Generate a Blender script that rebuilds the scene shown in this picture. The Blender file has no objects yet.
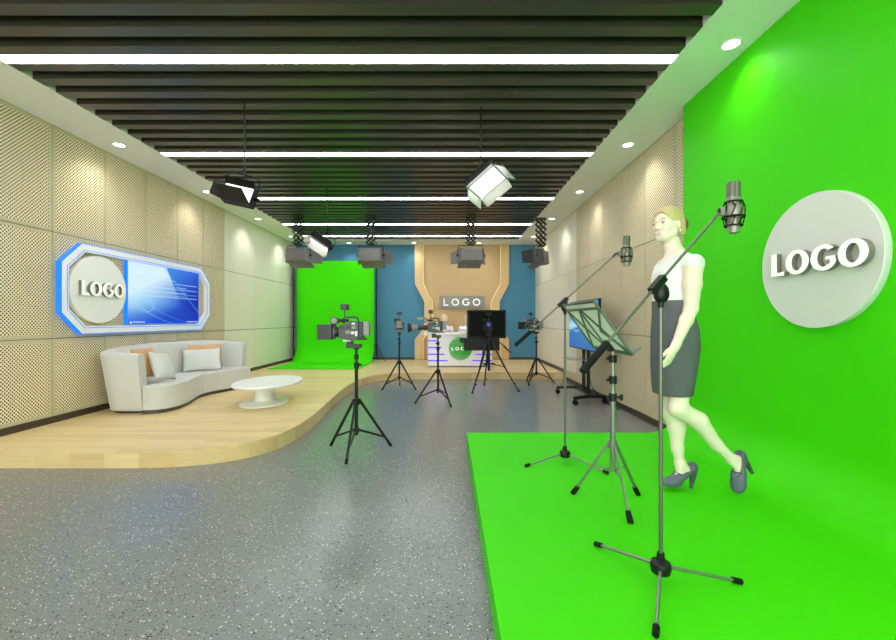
import bpy, math, random
import numpy as np
from mathutils import Vector, Matrix
random.seed(7)
PI = math.pi
SC = bpy.context.scene
COL = SC.collection
F = 411.0
CAMZ = 1.2
ZP = 0.136            # top of both platforms

def P(px, py, Y):
    return ((px-448.0)*Y/F, Y, CAMZ-(py-320.0)*Y/F)

# ------------------------------------------------------------------ materials
def lin(c):
    return tuple((x/255/12.92) if x/255 <= 0.04045 else ((x/255+0.055)/1.055)**2.4 for x in c)

def new_mat(name):
    m = bpy.data.materials.new(name); m.use_nodes = True
    nt = m.node_tree
    return m, nt, nt.nodes['Principled BSDF']

def mat(name, rgb, rough=0.5, metal=0.0, emit=None, strength=0.0, spec=0.5, noise=0.0, nscale=40.0, coat=0.0, sheen=0.0, bump=0.0):
    m, nt, b = new_mat(name)
    c = lin(rgb)
    b.inputs['Base Color'].default_value = (*c, 1)
    b.inputs['Roughness'].default_value = rough
    b.inputs['Metallic'].default_value = metal
    b.inputs['Specular IOR Level'].default_value = spec
    b.inputs['Coat Weight'].default_value = coat
    b.inputs['Sheen Weight'].default_value = sheen
    if emit:
        b.inputs['Emission Color'].default_value = (*lin(emit), 1)
        b.inputs['Emission Strength'].default_value = strength
    if noise > 0 or bump > 0:
        tc = nt.nodes.new('ShaderNodeTexCoord')
        n = nt.nodes.new('ShaderNodeTexNoise'); n.inputs['Scale'].default_value = nscale; n.inputs['Detail'].default_value = 3
        nt.links.new(tc.outputs['Object'], n.inputs['Vector'])
        if noise > 0:
            mx = nt.nodes.new('ShaderNodeMix'); mx.data_type = 'RGBA'
            mx.inputs['A'].default_value = (*[x*(1-noise) for x in c], 1)
            mx.inputs['B'].default_value = (*[min(1, x*(1+noise)) for x in c], 1)
            nt.links.new(n.outputs['Fac'], mx.inputs['Factor'])
            nt.links.new(mx.outputs['Result'], b.inputs['Base Color'])
        if bump > 0:
            bp = nt.nodes.new('ShaderNodeBump'); bp.inputs['Strength'].default_value = bump; bp.inputs['Distance'].default_value = 0.002
            nt.links.new(n.outputs['Fac'], bp.inputs['Height']); nt.links.new(bp.outputs['Normal'], b.inputs['Normal'])
    return m

class NG:
    """tiny node-graph helper"""
    def __init__(s, nt): s.nt = nt
    def _in(s, node, i, v):
        if hasattr(v, 'is_linked') or isinstance(v, bpy.types.NodeSocket): s.nt.links.new(v, node.inputs[i])
        else: node.inputs[i].default_value = v
    def m(s, op, a, b=0.0, c=0.0):
        n = s.nt.nodes.new('ShaderNodeMath'); n.operation = op
        s._in(n, 0, a); s._in(n, 1, b)
        if op in ('MULTIPLY_ADD', 'SMOOTH_MIN', 'WRAP', 'COMPARE'): s._in(n, 2, c)
        return n.outputs[0]
    def xyz(s, kind='Position'):
        if kind == 'Position':
            g = s.nt.nodes.new('ShaderNodeNewGeometry').outputs['Position']
        else:
            g = s.nt.nodes.new('ShaderNodeTexCoord').outputs[kind]
        sp = s.nt.nodes.new('ShaderNodeSeparateXYZ'); s.nt.links.new(g, sp.inputs[0])
        return sp.outputs
    def comb(s, x, y, z):
        n = s.nt.nodes.new('ShaderNodeCombineXYZ')
        for i, v in enumerate((x, y, z)): s._in(n, i, v)
        return n.outputs[0]
    def mix(s, f, a, b):
        n = s.nt.nodes.new('ShaderNodeMix'); n.data_type = 'RGBA'
        s._in(n, 0, f)
        for i, v in ((6, a), (7, b)):
            if isinstance(v, tuple): n.inputs[i].default_value = (*v, 1) if len(v) == 3 else v
            else: s.nt.links.new(v, n.inputs[i])
        return n.outputs[2]
    def noise(s, vec, scale, detail=2.0):
        n = s.nt.nodes.new('ShaderNodeTexNoise'); n.inputs['Scale'].default_value = scale; n.inputs['Detail'].default_value = detail
        s.nt.links.new(vec, n.inputs['Vector']); return n.outputs['Fac']

def mat_perforated(name, rgb, hole, pitch=0.036, r=0.232):
    m, nt, b = new_mat(name); g = NG(nt)
    x, y, z = g.xyz()
    u = g.m('DIVIDE', y, pitch*0.92); v = g.m('DIVIDE', z, pitch)
    def d(off):
        a = g.m('SUBTRACT', g.m('FRACT', g.m('ADD', u, 50+off)), 0.5)
        c = g.m('SUBTRACT', g.m('FRACT', g.m('ADD', v, 50+off)), 0.5)
        return g.m('SQRT', g.m('ADD', g.m('MULTIPLY', a, a), g.m('MULTIPLY', c, c)))
    dd = g.m('MINIMUM', d(0.0), d(0.5))
    h = g.m('LESS_THAN', dd, r)
    gr = g.noise(g.comb(g.m('MULTIPLY', y, 14), g.m('MULTIPLY', y, 14), g.m('MULTIPLY', z, 1.2)), 3.0, 3.0)
    c = lin(rgb)
    base = g.mix(gr, tuple(k*0.9 for k in c), tuple(min(1, k*1.08) for k in c))
    nt.links.new(g.mix(h, base, lin(hole)), b.inputs['Base Color'])
    b.inputs['Roughness'].default_value = 0.6
    b.inputs['Specular IOR Level'].default_value = 0.25
    return m

def mat_grain(name, rgb, amt=0.1, rough=0.5):
    m, nt, b = new_mat(name); g = NG(nt)
    x, y, z = g.xyz()
    xy = g.m('ADD', x, y)
    gr = g.noise(g.comb(g.m('MULTIPLY', xy, 22), 0.0, g.m('MULTIPLY', z, 0.8)), 1.6, 4.0)
    c = lin(rgb)
    nt.links.new(g.mix(gr, tuple(k*(1-amt) for k in c), tuple(min(1, k*(1+amt)) for k in c)), b.inputs['Base Color'])
    b.inputs['Roughness'].default_value = rough
    b.inputs['Specular IOR Level'].default_value = 0.3
    return m

def mat_planks(name, ca, cb, fascia=False):
    m, nt, b = new_mat(name); g = NG(nt)
    x, y, z = g.xyz()
    br = nt.nodes.new('ShaderNodeTexBrick')
    vec = nt.nodes.new('ShaderNodeUVMap').outputs[0] if fascia else g.comb(x, y, 0.0)
    nt.links.new(vec, br.inputs['Vector'])
    br.inputs['Scale'].default_value = 1.0
    br.inputs['Brick Width'].default_value = 0.28 if fascia else 0.9
    br.inputs['Row Height'].default_value = 0.2 if fascia else 0.085
    br.inputs['Mortar Size'].default_value = 0.0006
    br.inputs['Mortar Smooth'].default_value = 0.4
    br.offset = 0.37
    br.inputs['Color1'].default_value = (*lin(ca), 1)
    br.inputs['Color2'].default_value = (*lin(cb), 1)
    br.inputs['Mortar'].default_value = (*[k*0.75 for k in lin(ca)], 1)
    gv = g.comb(g.m('MULTIPLY', x, 1.5), g.m('MULTIPLY', y, 25), g.m('MULTIPLY', z, 25))
    n = g.noise(gv, 2.2, 4.0)
    k = g.m('MULTIPLY_ADD', n, 0.34, 0.83)
    mul = nt.nodes.new('ShaderNodeMix'); mul.data_type = 'RGBA'; mul.blend_type = 'MULTIPLY'; mul.inputs[0].default_value = 1
    nt.links.new(br.outputs['Color'], mul.inputs[6])
    nt.links.new(g.comb(k, k, k), mul.inputs[7])
    nt.links.new(mul.outputs[2], b.inputs['Base Color'])
    b.inputs['Roughness'].default_value = 0.38
    b.inputs['Specular IOR Level'].default_value = 0.4
    return m

def mat_terrazzo(name):
    m, nt, b = new_mat(name); g = NG(nt)
    pos = nt.nodes.new('ShaderNodeNewGeometry').outputs['Position']
    def vor(scale):
        v = nt.nodes.new('ShaderNodeTexVoronoi'); v.inputs['Scale'].default_value = scale
        nt.links.new(pos, v.inputs['Vector'])
        sp = nt.nodes.new('ShaderNodeSeparateColor'); nt.links.new(v.outputs['Color'], sp.inputs[0])
        return v.outputs['Distance'], sp.outputs
    base = lin((120, 123, 122))
    n = g.noise(pos, 1.3, 2.0)
    col = g.mix(n, tuple(k*0.94 for k in base), tuple(k*1.06 for k in base))
    for scale, rgb, sel, lo, r in ((105, (178, 180, 172), 0, 0.76, 0.28), (100, (42, 40, 38), 1, 0.76, 0.30), (66, (216, 216, 208), 2, 0.92, 0.22), (66, (24, 23, 22), 0, 0.90, 0.26)):
        d, c = vor(scale)
        hit = g.m('MULTIPLY', g.m('LESS_THAN', d, r), g.m('GREATER_THAN', c[sel], lo))
        col = g.mix(hit, col, lin(rgb))
    nt.links.new(col, b.inputs['Base Color'])
    b.inputs['Roughness'].default_value = 0.22
    b.inputs['Specular IOR Level'].default_value = 0.5
    return m

def mat_vcol(name, strength=1.0, rough=0.25):
    m, nt, b = new_mat(name)
    a = nt.nodes.new('ShaderNodeVertexColor'); a.layer_name = 'Col'
    b.inputs['Base Color'].default_value = (0.01, 0.01, 0.012, 1)
    nt.links.new(a.outputs['Color'], b.inputs['Emission Color'])
    b.inputs['Emission Strength'].default_value = strength
    b.inputs['Roughness'].default_value = rough
    b.inputs['Specular IOR Level'].default_value = 0.25
    return m

M = {}
M['white_paint'] = mat('white_paint', (240, 240, 232), 0.6, spec=0.2)
M['black_void'] = mat('ceiling_void_paint', (16, 16, 15), 0.9, spec=0.1)
M['batten'] = mat('bronze_batten', (62, 59, 48), 0.33, spec=0.5)
M['perf'] = mat_perforated('perforated_panel', (242, 226, 190), (34, 26, 14))
M['panel_solid'] = mat_grain('panel_margin', (196, 184, 150), 0.05)
M['smooth_panel'] = mat_grain('smooth_panel', (222, 218, 200), 0.07)
M['seam'] = mat('seam_shadow', (60, 52, 38), 0.9)  # dark brown wall backing, visible in the gaps between panels
M['baseboard'] = mat('dark_baseboard', (62, 52, 38), 0.45)
M['planks'] = mat_planks('oak_planks', (226, 202, 150), (213, 186, 134))
M['fascia'] = mat_planks('oak_fascia', (226, 202, 148), (206, 176, 120), True)
M['terrazzo'] = mat_terrazzo('terrazzo')
M['green'] = mat('chroma_green', (66, 203, 8), 0.5, spec=0.12)
M['green_cloth'] = mat('green_cloth', (66, 214, 8), 0.8, spec=0.1)
M['blue_wall'] = mat('blue_wall', (76, 134, 164), 0.6, spec=0.2)
M['gold_wall'] = mat('gold_wall', (196, 168, 122), 0.5, spec=0.3)
M['gold_frame'] = mat('gold_frame', (214, 184, 134), 0.45, spec=0.3)
M['gold_edge'] = mat('gold_edge_light', (240, 220, 170), 0.5, emit=(255, 226, 160), strength=0.22)  # pale yellow edging, weakly emissive
M['white_gloss'] = mat('white_gloss', (236, 236, 232), 0.25, spec=0.5)
M['disc_white'] = mat('disc_white', (240, 240, 236), 0.4, spec=0.4)
M['disc_warm'] = mat('disc_warm', (214, 213, 207), 0.4, spec=0.4)
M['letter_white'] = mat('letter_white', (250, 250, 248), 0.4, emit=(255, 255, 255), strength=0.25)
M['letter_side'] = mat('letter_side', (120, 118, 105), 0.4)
M['led_blue'] = mat('led_blue', (20, 110, 240), 0.4, emit=(10, 112, 245), strength=0.9)
M['led_purple'] = mat('led_purple', (90, 60, 230), 0.4, emit=(92, 58, 235), strength=0.9)
M['frame_white'] = mat('frame_white', (244, 244, 242), 0.35)
M['strip'] = mat('strip_diffuser', (255, 255, 255), 0.5, emit=(252, 253, 255), strength=22.0)
M['down_emit'] = mat('downlight_diffuser', (255, 255, 255), 0.5, emit=(255, 250, 240), strength=5.0)
M['sofa'] = mat('sofa_fabric', (202, 201, 196), 0.9, spec=0.15, sheen=0.3, noise=0.05, nscale=60, bump=0.2)
M['sofa_base'] = mat('sofa_base', (74, 70, 60), 0.5)
M['piping'] = mat('piping', (120, 118, 112), 0.7)
M['cush_orange'] = mat('orange_fabric', (220, 168, 112), 0.85, spec=0.15, sheen=0.2)
M['cush_grey'] = mat('grey_fabric', (212, 212, 208), 0.85, spec=0.15, sheen=0.2)
M['table_white'] = mat('table_white', (238, 240, 236), 0.3)
M['black_metal'] = mat('black_metal', (14, 13, 12), 0.4, spec=0.35)
M['tripod_black'] = mat('tripod_black', (12, 12, 11), 0.45, spec=0.35)
M['black_plastic'] = mat('black_plastic', (17, 17, 16), 0.5, spec=0.3)
M['black_matte'] = mat('black_matte', (22, 22, 21), 0.8, spec=0.15)
M['cam_grey'] = mat('camera_grey', (64, 66, 62), 0.45)
M['cam_dark'] = mat('camera_dark', (34, 35, 33), 0.45)
M['cam_light'] = mat('camera_light', (134, 136, 128), 0.45)
M['cam_white'] = mat('camera_white', (222, 222, 214), 0.4)
M['beige_foam'] = mat('beige_foam', (172, 166, 140), 0.9)
M['glass_dark'] = mat('dark_glass', (18, 20, 24), 0.08)
M['chrome'] = mat('chrome', (118, 118, 110), 0.42, metal=0.8)
M['steel'] = mat('steel_grey', (142, 144, 138), 0.3, metal=0.75)
M['mic_body'] = mat('mic_body', (140, 136, 122), 0.35, metal=0.35)
M['mic_grille'] = mat('mic_grille', (104, 104, 92), 0.45, metal=0.5, noise=0.3, nscale=600)
M['light_housing'] = mat('light_housing', (112, 110, 107), 0.4, metal=0.2)
M['light_dark'] = mat('light_dark', (14, 13, 12), 0.4, spec=0.35)
M['flap_pale'] = mat('flap_pale', (150, 150, 140), 0.5)
M['lamp_face'] = mat('lamp_face', (255, 255, 255), 0.4, emit=(255, 253, 250), strength=1.3)
M['lamp_face_dim'] = mat('lamp_face_dim', (250, 250, 250), 0.4, emit=(255, 253, 250), strength=1.0)
M['sign_grey'] = mat('sign_grey', (136, 132, 124), 0.4)
M['desk_white'] = mat('desk_white', (250, 250, 250), 0.35)
M['desk_green'] = mat('disc_green', (40, 168, 30), 0.12, spec=0.7, coat=0.6)
M['disc_grey'] = mat('disc_grey', (150, 168, 140), 0.15, spec=0.7)
M['viewfinder'] = mat('viewfinder_screen', (20, 10, 120), 0.3, emit=(60, 20, 240), strength=0.9)
M['skin'] = mat('skin', (234, 217, 198), 0.5, spec=0.3)
M['skin_p'] = mat('skin_rosy', (236, 206, 186), 0.5, spec=0.3)
M['hair'] = mat('blond_hair', (198, 178, 124), 0.5, noise=0.18, nscale=90)
M['hair_dark'] = mat('hair_bun', (120, 88, 58), 0.5, noise=0.2, nscale=90)
M['hair_pale'] = mat('pale_hair', (216, 192, 150), 0.6)
M['blouse'] = mat('white_blouse', (228, 228, 224), 0.75, spec=0.15)
M['skirt'] = mat('grey_skirt', (92, 93, 97), 0.75, spec=0.2)
M['belt'] = mat('skirt_band', (88, 90, 92), 0.7)
M['shoe'] = mat('shoe_grey', (88, 96, 112), 0.45)
M['shoe_sole'] = mat('shoe_sole', (70, 74, 80), 0.5)
M['lip'] = mat('lips', (212, 140, 128), 0.45)
M['eye_white'] = mat('eye_white', (236, 236, 228), 0.3)
M['iris'] = mat('iris', (66, 70, 58), 0.25)
M['brow'] = mat('brow', (176, 150, 112), 0.7)
M['pearl'] = mat('pearl', (240, 240, 232), 0.15)
M['shirt_p'] = mat('pale_shirt', (236, 238, 246), 0.7)
M['stand_back'] = mat('music_desk', (240, 240, 236), 0.35, spec=0.5)
M['stand_rib'] = mat('music_desk_rib', (92, 104, 90), 0.35, metal=0.4)
M['rubber'] = mat('rubber', (12, 12, 11), 0.7, spec=0.25)
M['screen_pic'] = mat_vcol('wall_screen_picture', 1.0)
M['tv_pic'] = mat_vcol('television_picture', 1.0)
M['glass_shelf'] = mat('glass_shelf', (120, 130, 122), 0.15)

# ------------------------------------------------------------------ mesh builder
def V(*a): return Vector(a)

class MB:
    def __init__(s): s.v = []; s.f = []; s.mi = []; s.cur = 0
    def add(s, vs, fs, mi=None):
        b = len(s.v); s.v += [tuple(p) for p in vs]
        s.f += [tuple(b+i for i in f) for f in fs]
        s.mi += [s.cur if mi is None else mi]*len(fs)
        return s
    def box(s, x0, x1, y0, y1, z0, z1, mi=None):
        if x0 > x1: x0, x1 = x1, x0
        if y0 > y1: y0, y1 = y1, y0
        if z0 > z1: z0, z1 = z1, z0
        vs = [(x0,y0,z0),(x1,y0,z0),(x1,y1,z0),(x0,y1,z0),(x0,y0,z1),(x1,y0,z1),(x1,y1,z1),(x0,y1,z1)]
        return s.add(vs, [(0,3,2,1),(4,5,6,7),(0,1,5,4),(1,2,6,5),(2,3,7,6),(3,0,4,7)], mi)
    def obox(s, c, ax, ay, az, mi=None):
        """oriented box: centre and three half-axis vectors"""
        c, ax, ay, az = map(Vector, (c, ax, ay, az))
        if ax.cross(ay).dot(az) < 0: az = -az
        vs = [c+ax*i+ay*j+az*k for k in (-1,1) for (i,j) in ((-1,-1),(1,-1),(1,1),(-1,1))]
        return s.add(vs, [(0,3,2,1),(4,5,6,7),(0,1,5,4),(1,2,6,5),(2,3,7,6),(3,0,4,7)], mi)
    def bar(s, p0, p1, w, h, up=(0,0,1), mi=None):
        p0, p1 = Vector(p0), Vector(p1); d = (p1-p0); L = d.length; d.normalize()
        u = Vector(up)
        if abs(d.dot(u)) > 0.98: u = Vector((0,1,0))
        sd = d.cross(u).normalized(); uu = sd.cross(d).normalized()
        return s.obox((p0+p1)/2, d*L/2, sd*w/2, uu*h/2, mi)
    def ring(s, c, d, r, n, ref=None):
        d = Vector(d).normalized(); a = Vector((0,0,1)) if abs(d.z) < 0.9 else Vector((1,0,0))
        if ref is not None: a = ref
        x = a.cross(d).normalized(); y = d.cross(x)
        return [Vector(c)+x*math.cos(2*PI*i/n)*r+y*math.sin(2*PI*i/n)*r for i in range(n)]
    def loft(s, rings, cap0=True, cap1=True, mi=None, closed=True):
        n = len(rings[0]); vs = [p for r in rings for p in r]; fs = []
        for k in range(len(rings)-1):
            for i in range(n if closed else n-1):
                j = (i+1) % n
                fs.append((k*n+i, k*n+j, (k+1)*n+j, (k+1)*n+i))
        if cap0: fs.append(tuple(range(n-1, -1, -1)))
        if cap1: fs.append(tuple((len(rings)-1)*n+i for i in range(n)))
        return s.add(vs, fs, mi)
    def cyl(s, p0, p1, r0, r1=None, n=16, mi=None, cap=True):
        r1 = r0 if r1 is None else r1
        d = Vector(p1)-Vector(p0)
        return s.loft([s.ring(p0, d, r0, n), s.ring(p1, d, r1, n)], cap, cap, mi)
    def lathe(s, prof, c=(0,0,0), d=(0,0,1), n=24, mi=None):
        d = Vector(d).normalized(); c = Vector(c)
        return s.loft([s.ring(c+d*h, d, max(r, 1e-4), n) for r, h in prof], True, True, mi)
    def tube(s, pts, r, n=8, mi=None, closed=False):
        pts = [Vector(p) for p in pts]; rings = []; ref = None; m = len(pts)
        for i, p in enumerate(pts):
            if closed: d = pts[(i+1) % m]-pts[i-1]
            else: d = pts[min(i+1, m-1)]-pts[max(i-1, 0)]
            d.normalize()
            if ref is None: ref = Vector((0,0,1)) if abs(d.z) < 0.9 else Vector((1,0,0))
            x = ref.cross(d).normalized(); y = d.cross(x); ref = y
            rr = r[i] if isinstance(r, (list, tuple)) else r
            rings.append([p+x*math.cos(2*PI*k/n)*rr+y*math.sin(2*PI*k/n)*rr for k in range(n)])
        if closed: rings.append(rings[0]); return s.loft(rings, False, False, mi)
        return s.loft(rings, True, True, mi)
    def torus(s, c, d, R, r, n=24, k=8, mi=None):
        return s.tube(s.ring(c, d, R, n), r, k, mi, closed=True)
    def prism(s, poly, z0, z1, mi=None, side_mi=None):
        """poly = list of (x,y) ccw; extruded along z"""
        n = len(poly)
        s.add([(x,y,z0) for x,y in poly]+[(x,y,z1) for x,y in poly],
              [tuple(range(n-1,-1,-1)), tuple(range(n,2*n))], mi)
        s.add([(x,y,z0) for x,y in poly]+[(x,y,z1) for x,y in poly],
              [(i,(i+1)%n,n+(i+1)%n,n+i) for i in range(n)], mi if side_mi is None else side_mi)
        return s
    def ellipsoid(s, c, r, n=20, k=12, mi=None, rot=None):
        rings = []
        R = rot or Matrix.Identity(3)
        for j in range(k+1):
            t = -PI/2+PI*j/k
            cr = max(math.cos(t), 1e-3)
            rings.append([Vector(c)+R@Vector((r[0]*cr*math.cos(2*PI*i/n), r[1]*cr*math.sin(2*PI*i/n), r[2]*math.sin(t))) for i in range(n)])
        return s.loft(rings, True, True, mi)
    def map(s, fn):
        s.v = [tuple(fn(Vector(p))) for p in s.v]; return s
    def build(s, name, mats, parent=None, origin=None, smooth=True, bevel=0.0, seg=2, angle=35):
        me = bpy.data.meshes.new(name)
        o3 = Vector(origin) if origin is not None else (getorigin(parent) if parent is not None else Vector((0,0,0)))
        me.from_pydata([tuple(Vector(p)-o3) for p in s.v], [], s.f)
        if not isinstance(mats, (list, tuple)): mats = [mats]
        for mm in mats: me.materials.append(M[mm] if isinstance(mm, str) else mm)
        for p, i in zip(me.polygons, s.mi): p.material_index = min(i, len(mats)-1)
        me.validate(); me.update()
        if smooth:
            for p in me.polygons: p.use_smooth = True
            me.set_sharp_from_angle(angle=math.radians(angle))
        o = bpy.data.objects.new(name, me); COL.objects.link(o)
        if parent is not None: o.parent = parent; o['_lvl'] = 1
        else: o.location = o3
        o['_org'] = tuple(o3)
        if bevel > 0:
            b = o.modifiers.new('bevel', 'BEVEL'); b.width = bevel; b.segments = seg; b.limit_method = 'ANGLE'; b.angle_limit = math.radians(40)
            b.harden_normals = False
        return o

ORG = {}
def getorigin(o):
    return Vector(o['_org']) if '_org' in o else Vector((0,0,0))

def tag(o, label, cat, group=None, kind=None):
    if label: o['label'] = label
    if cat: o['category'] = cat
    if group: o['group'] = group
    if kind: o['kind'] = kind
    return o

def thing(name, label, cat, loc=(0,0,0), rotz=0.0, group=None, local=False):
    """local=True: the parts are written in the thing's own frame; else in room coordinates"""
    o = bpy.data.objects.new(name, None); COL.objects.link(o)
    o.empty_display_size = 0.1
    o.location = loc; o.rotation_euler = (0,0,rotz)
    o['_org'] = (0.0,0.0,0.0) if local else tuple(float(x) for x in loc)
    return tag(o, label, cat, group)

def structure(o, label=None):
    o['kind'] = 'structure'
    return o

def children_of(o):
    return [c for c in bpy.data.objects if c.parent is o]

def dup(root, loc, rotz=0.0, label=None, rot=None):
    def cp(o, parent):
        c = o.copy(); COL.objects.link(c)
        if parent is not None: c.parent = parent
        for ch in list(kids[o.name]) if o.name in kids else []: cp(ch, c)
        return c
    kids = {}
    for o in bpy.data.objects:
        if o.parent is not None: kids.setdefault(o.parent.name, []).append(o)
    r = cp(root, None)
    r.location = loc; r.rotation_euler = rot if rot is not None else (0,0,rotz)
    if label: r['label'] = label
    return r

# ------------------------------------------------------------------ letters
def ell_pts(cx, cy, rx, ry, a0, a1, n):
    return [(cx+rx*math.cos(a0+(a1-a0)*i/n), cy+ry*math.sin(a0+(a1-a0)*i/n)) for i in range(n+1)]

def glyph(ch, t=0.2, thin=0.13):
    """outlines in a unit-height box; returns (width, [loops])"""
    if ch == 'L':
        return 0.62, [[(0,0),(0.60,0),(0.62,0.17),(t,0.14),(t*0.95,1.0),(0,1.0)]]
    if ch == 'O':
        return 1.0, [ell_pts(0.5,0.5,0.5,0.51,0,2*PI,40)[:-1], ell_pts(0.5,0.5,0.5-t,0.51-thin,0,2*PI,40)[:-1]]
    if ch == 'G':
        a0, a1 = math.radians(42), math.radians(338)
        out = ell_pts(0.5,0.5,0.5,0.51,a0,a1,36)
        inn = ell_pts(0.5,0.5,0.5-t,0.51-thin,a0+0.05,a1-0.45,30)
        loop = out + [(0.93,0.52),(0.58,0.52),(0.58,0.40),(0.74,0.40),(0.74,0.22)] + inn[::-1]
        return 0.95, [loop]
    return 0.5, []

def letters(word, height, depth, place, parent, mats=('letter_white','letter_side'), gap=0.1, t=0.22, thin=0.14, total=None):
    """place(u, v, w) -> world point; u along the word centred, v up, w out of the wall. each letter a child mesh"""
    gl = [glyph(c, t, thin) for c in word]
    W = sum(g[0] for g in gl)+gap*(len(gl)-1)
    sx = (total/W) if total else height
    x = -W/2
    for c, (w, loops) in zip(word, gl):
        cu = bpy.data.curves.new('tmp', 'CURVE'); cu.dimensions = '2D'; cu.fill_mode = 'BOTH'; cu.extrude = 0.5
        for lp in loops:
            sp = cu.splines.new('POLY'); sp.points.add(len(lp)-1); sp.use_cyclic_u = True
            for i, (a, b) in enumerate(lp): sp.points[i].co = (a, b, 0, 1)
        ob = bpy.data.objects.new('tmp', cu); COL.objects.link(ob)
        dg = bpy.context.evaluated_depsgraph_get()
        me = bpy.data.meshes.new_from_object(ob.evaluated_get(dg))
        mb = MB()
        for p in me.polygons:
            zs = [me.vertices[i].co.z for i in p.vertices]
            front = min(zs) > 0.49
            pts = [place((x+me.vertices[i].co.x)*sx, (me.vertices[i].co.y-0.5)*height, (me.vertices[i].co.z+0.5)*depth) for i in p.vertices]
            mb.add(pts, [tuple(range(len(pts)))], 0 if front else 1)
        o = mb.build('letter', mats, parent, smooth=False)
        bpy.data.objects.remove(ob); bpy.data.curves.remove(cu); bpy.data.meshes.remove(me)
        x += w+gap
    return

# ================================================================== THE ROOM
XL, XR, YB, YF, ZC = -4.09, 2.35, 11.05, -2.6, 3.22
ZT = 3.62    # deck above the battens
fl = MB().box(XL-0.2, XR+0.2, YF-0.2, YB+0.2, -0.12, 0).build('floor', 'terrazzo', smooth=False); structure(fl)

ce = MB().box(XL-0.2, XR+0.2, YF-0.2, YB+0.2, ZT, ZT+0.1, 0)
SL, SR, SB, SF = -3.477, 1.755, 10.45, YF+0.6
ce.box(XL, SL, YF, YB, ZC, ZT, 1); ce.box(SR, XR, YF, YB, ZC, ZT, 1)
ce.box(SL, SR, SB, YB, ZC, ZT, 1); ce.box(SL, SR, YF, SF, ZC, ZT, 1)
ceil_o = ce.build('ceiling', ['black_void', 'white_paint'], smooth=False); structure(ceil_o)

PITCH = 0.2033
strip_y = [3.185+1.83*k for k in (-2, -1, 0, 1, 2, 3)]+[9.895]
y0 = 3.185+PITCH/2-0.0
n = 0
y = 3.185-PITCH*25
yb = []
k = -25
while True:
    yc = 3.185+PITCH*(k+0.5)
    if yc > SB-0.05: break
    if yc > SF+0.06: yb.append(yc)
    k += 1
bm0 = None
for yc in yb:
    if bm0 is None:
        bm0 = MB().box(SL, SR, -0.0495, 0.0495, ZC, ZC+0.16).build('batten', 'batten', ceil_o, smooth=False)
        bm0.location = (0, yc, 0)
    else:
        c = bm0.copy(); COL.objects.link(c); c.location = (0, yc, 0)

names = ['second linear light behind the viewpoint', 'linear light just behind the viewpoint',
 'white linear ceiling light nearest the viewer, the longest in the picture',
 'white linear ceiling light, second from the viewer, above the two nearest hanging studio lights',
 'white linear ceiling light, third from the viewer, thin line in the ceiling middle',
 'white linear ceiling light second from the blue back wall, crossing behind scissor hangers',
 'white linear ceiling light closest to the blue back wall']
for yy, nm in zip(strip_y, names):
    t = thing('linear_ceiling_light', nm, 'ceiling light', ((SL+SR)/2, yy, ZC), 0, 'linear lights between the ceiling battens')
    MB().box(SL+0.002, SR-0.002, yy-0.0515, yy+0.0515, ZC+0.006, ZC+0.05).build('housing', 'white_paint', t, smooth=False)
    MB().box(SL+0.002, SR-0.002, yy-0.0515, yy+0.0515, ZC+0.0, ZC+0.006).build('diffuser', 'strip', t, smooth=False)

def wall_panels(xw, sgn, wall):
    """sgn=+1: panels face +x (left wall). real panels with gaps between them"""
    ys = [7.52-0.6545*i for i in range(0, 16)][::-1]
    zs = [0.20, 1.008, 2.114, 3.221]
    g = 0.004
    for j in range(len(ys)-1):
        for i in range(3):
            a, b, c, d = ys[j]+g, ys[j+1]-g, zs[i]+g, zs[i+1]-g
            mb = MB()
            xf = xw
            xb = xw-sgn*0.018
            mb.box(min(xf, xb), max(xf, xb), a, b, c, d, 0)
            m_ = 0.034
            q = [(xf+sgn*0.0006, a+m_, c+m_), (xf+sgn*0.0006, b-m_, c+m_), (xf+sgn*0.0006, b-m_, d-m_), (xf+sgn*0.0006, a+m_, d-m_)]
            mb.add(q, [(0,1,2,3) if sgn > 0 else (3,2,1,0)], 1)
            mb.build('perforated_panel', ['panel_solid', 'perf'], wall, smooth=False)
    ys2 = [7.52, 8.01, 8.70, 9.39, 10.07, YB]
    for j in range(len(ys2)-1):
        for i in range(3):
            a, b, c, d = ys2[j]+0.0015, ys2[j+1]-0.0015, zs[i]+g*1.3, zs[i+1]-g*1.3
            mb = MB(); mb.box(xw, xw-sgn*0.018, a, b, c, d)
            mb.build('smooth_panel', 'smooth_panel', wall, smooth=False)

wl = MB().box(XL-0.2, XL-0.018, YF-0.2, YB+0.2, 0, ZT).build('wall_left', 'seam', smooth=False); structure(wl)
wall_panels(XL, 1, wl)
wr = MB().box(XR+0.018, XR+0.2, YF-0.2, YB+0.2, 0, ZT).build('wall_right', 'seam', smooth=False); structure(wr)
wall_panels(XR, -1, wr)
structure(MB().box(XL-0.018, XL+0.012, YF, 9.2, 0, 0.198).box(XL-0.018, XL+0.012, 9.2, YB, 0, 0.198).build('baseboard_left', 'baseboard', smooth=False))
structure(MB().box(XR+0.018, XR-0.012, YF, 8.3, 0, 0.075).build('baseboard_right', 'baseboard', smooth=False))
structure(MB().box(XR+0.018, XR-0.012, 8.3, YB, ZP, 0.21).build('baseboard_stage', 'baseboard', smooth=False))
structure(MB().box(XR+0.018, XR-0.0, YF, 8.3, 0.075, 0.21).build('trim_1', 'panel_solid', smooth=False))
structure(MB().box(XL-0.2, XR+0.2, YF-0.2, YF, 0, 0.3).box(XL-0.2, XR+0.2, YF-0.2, YF, 3.0, ZT).box(XL-0.2, -3.7, YF-0.2, YF, 0.3, 3.0).box(1.9, XR+0.2, YF-0.2, YF, 0.3, 3.0).build('wall_front', 'smooth_panel', smooth=False))
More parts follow.
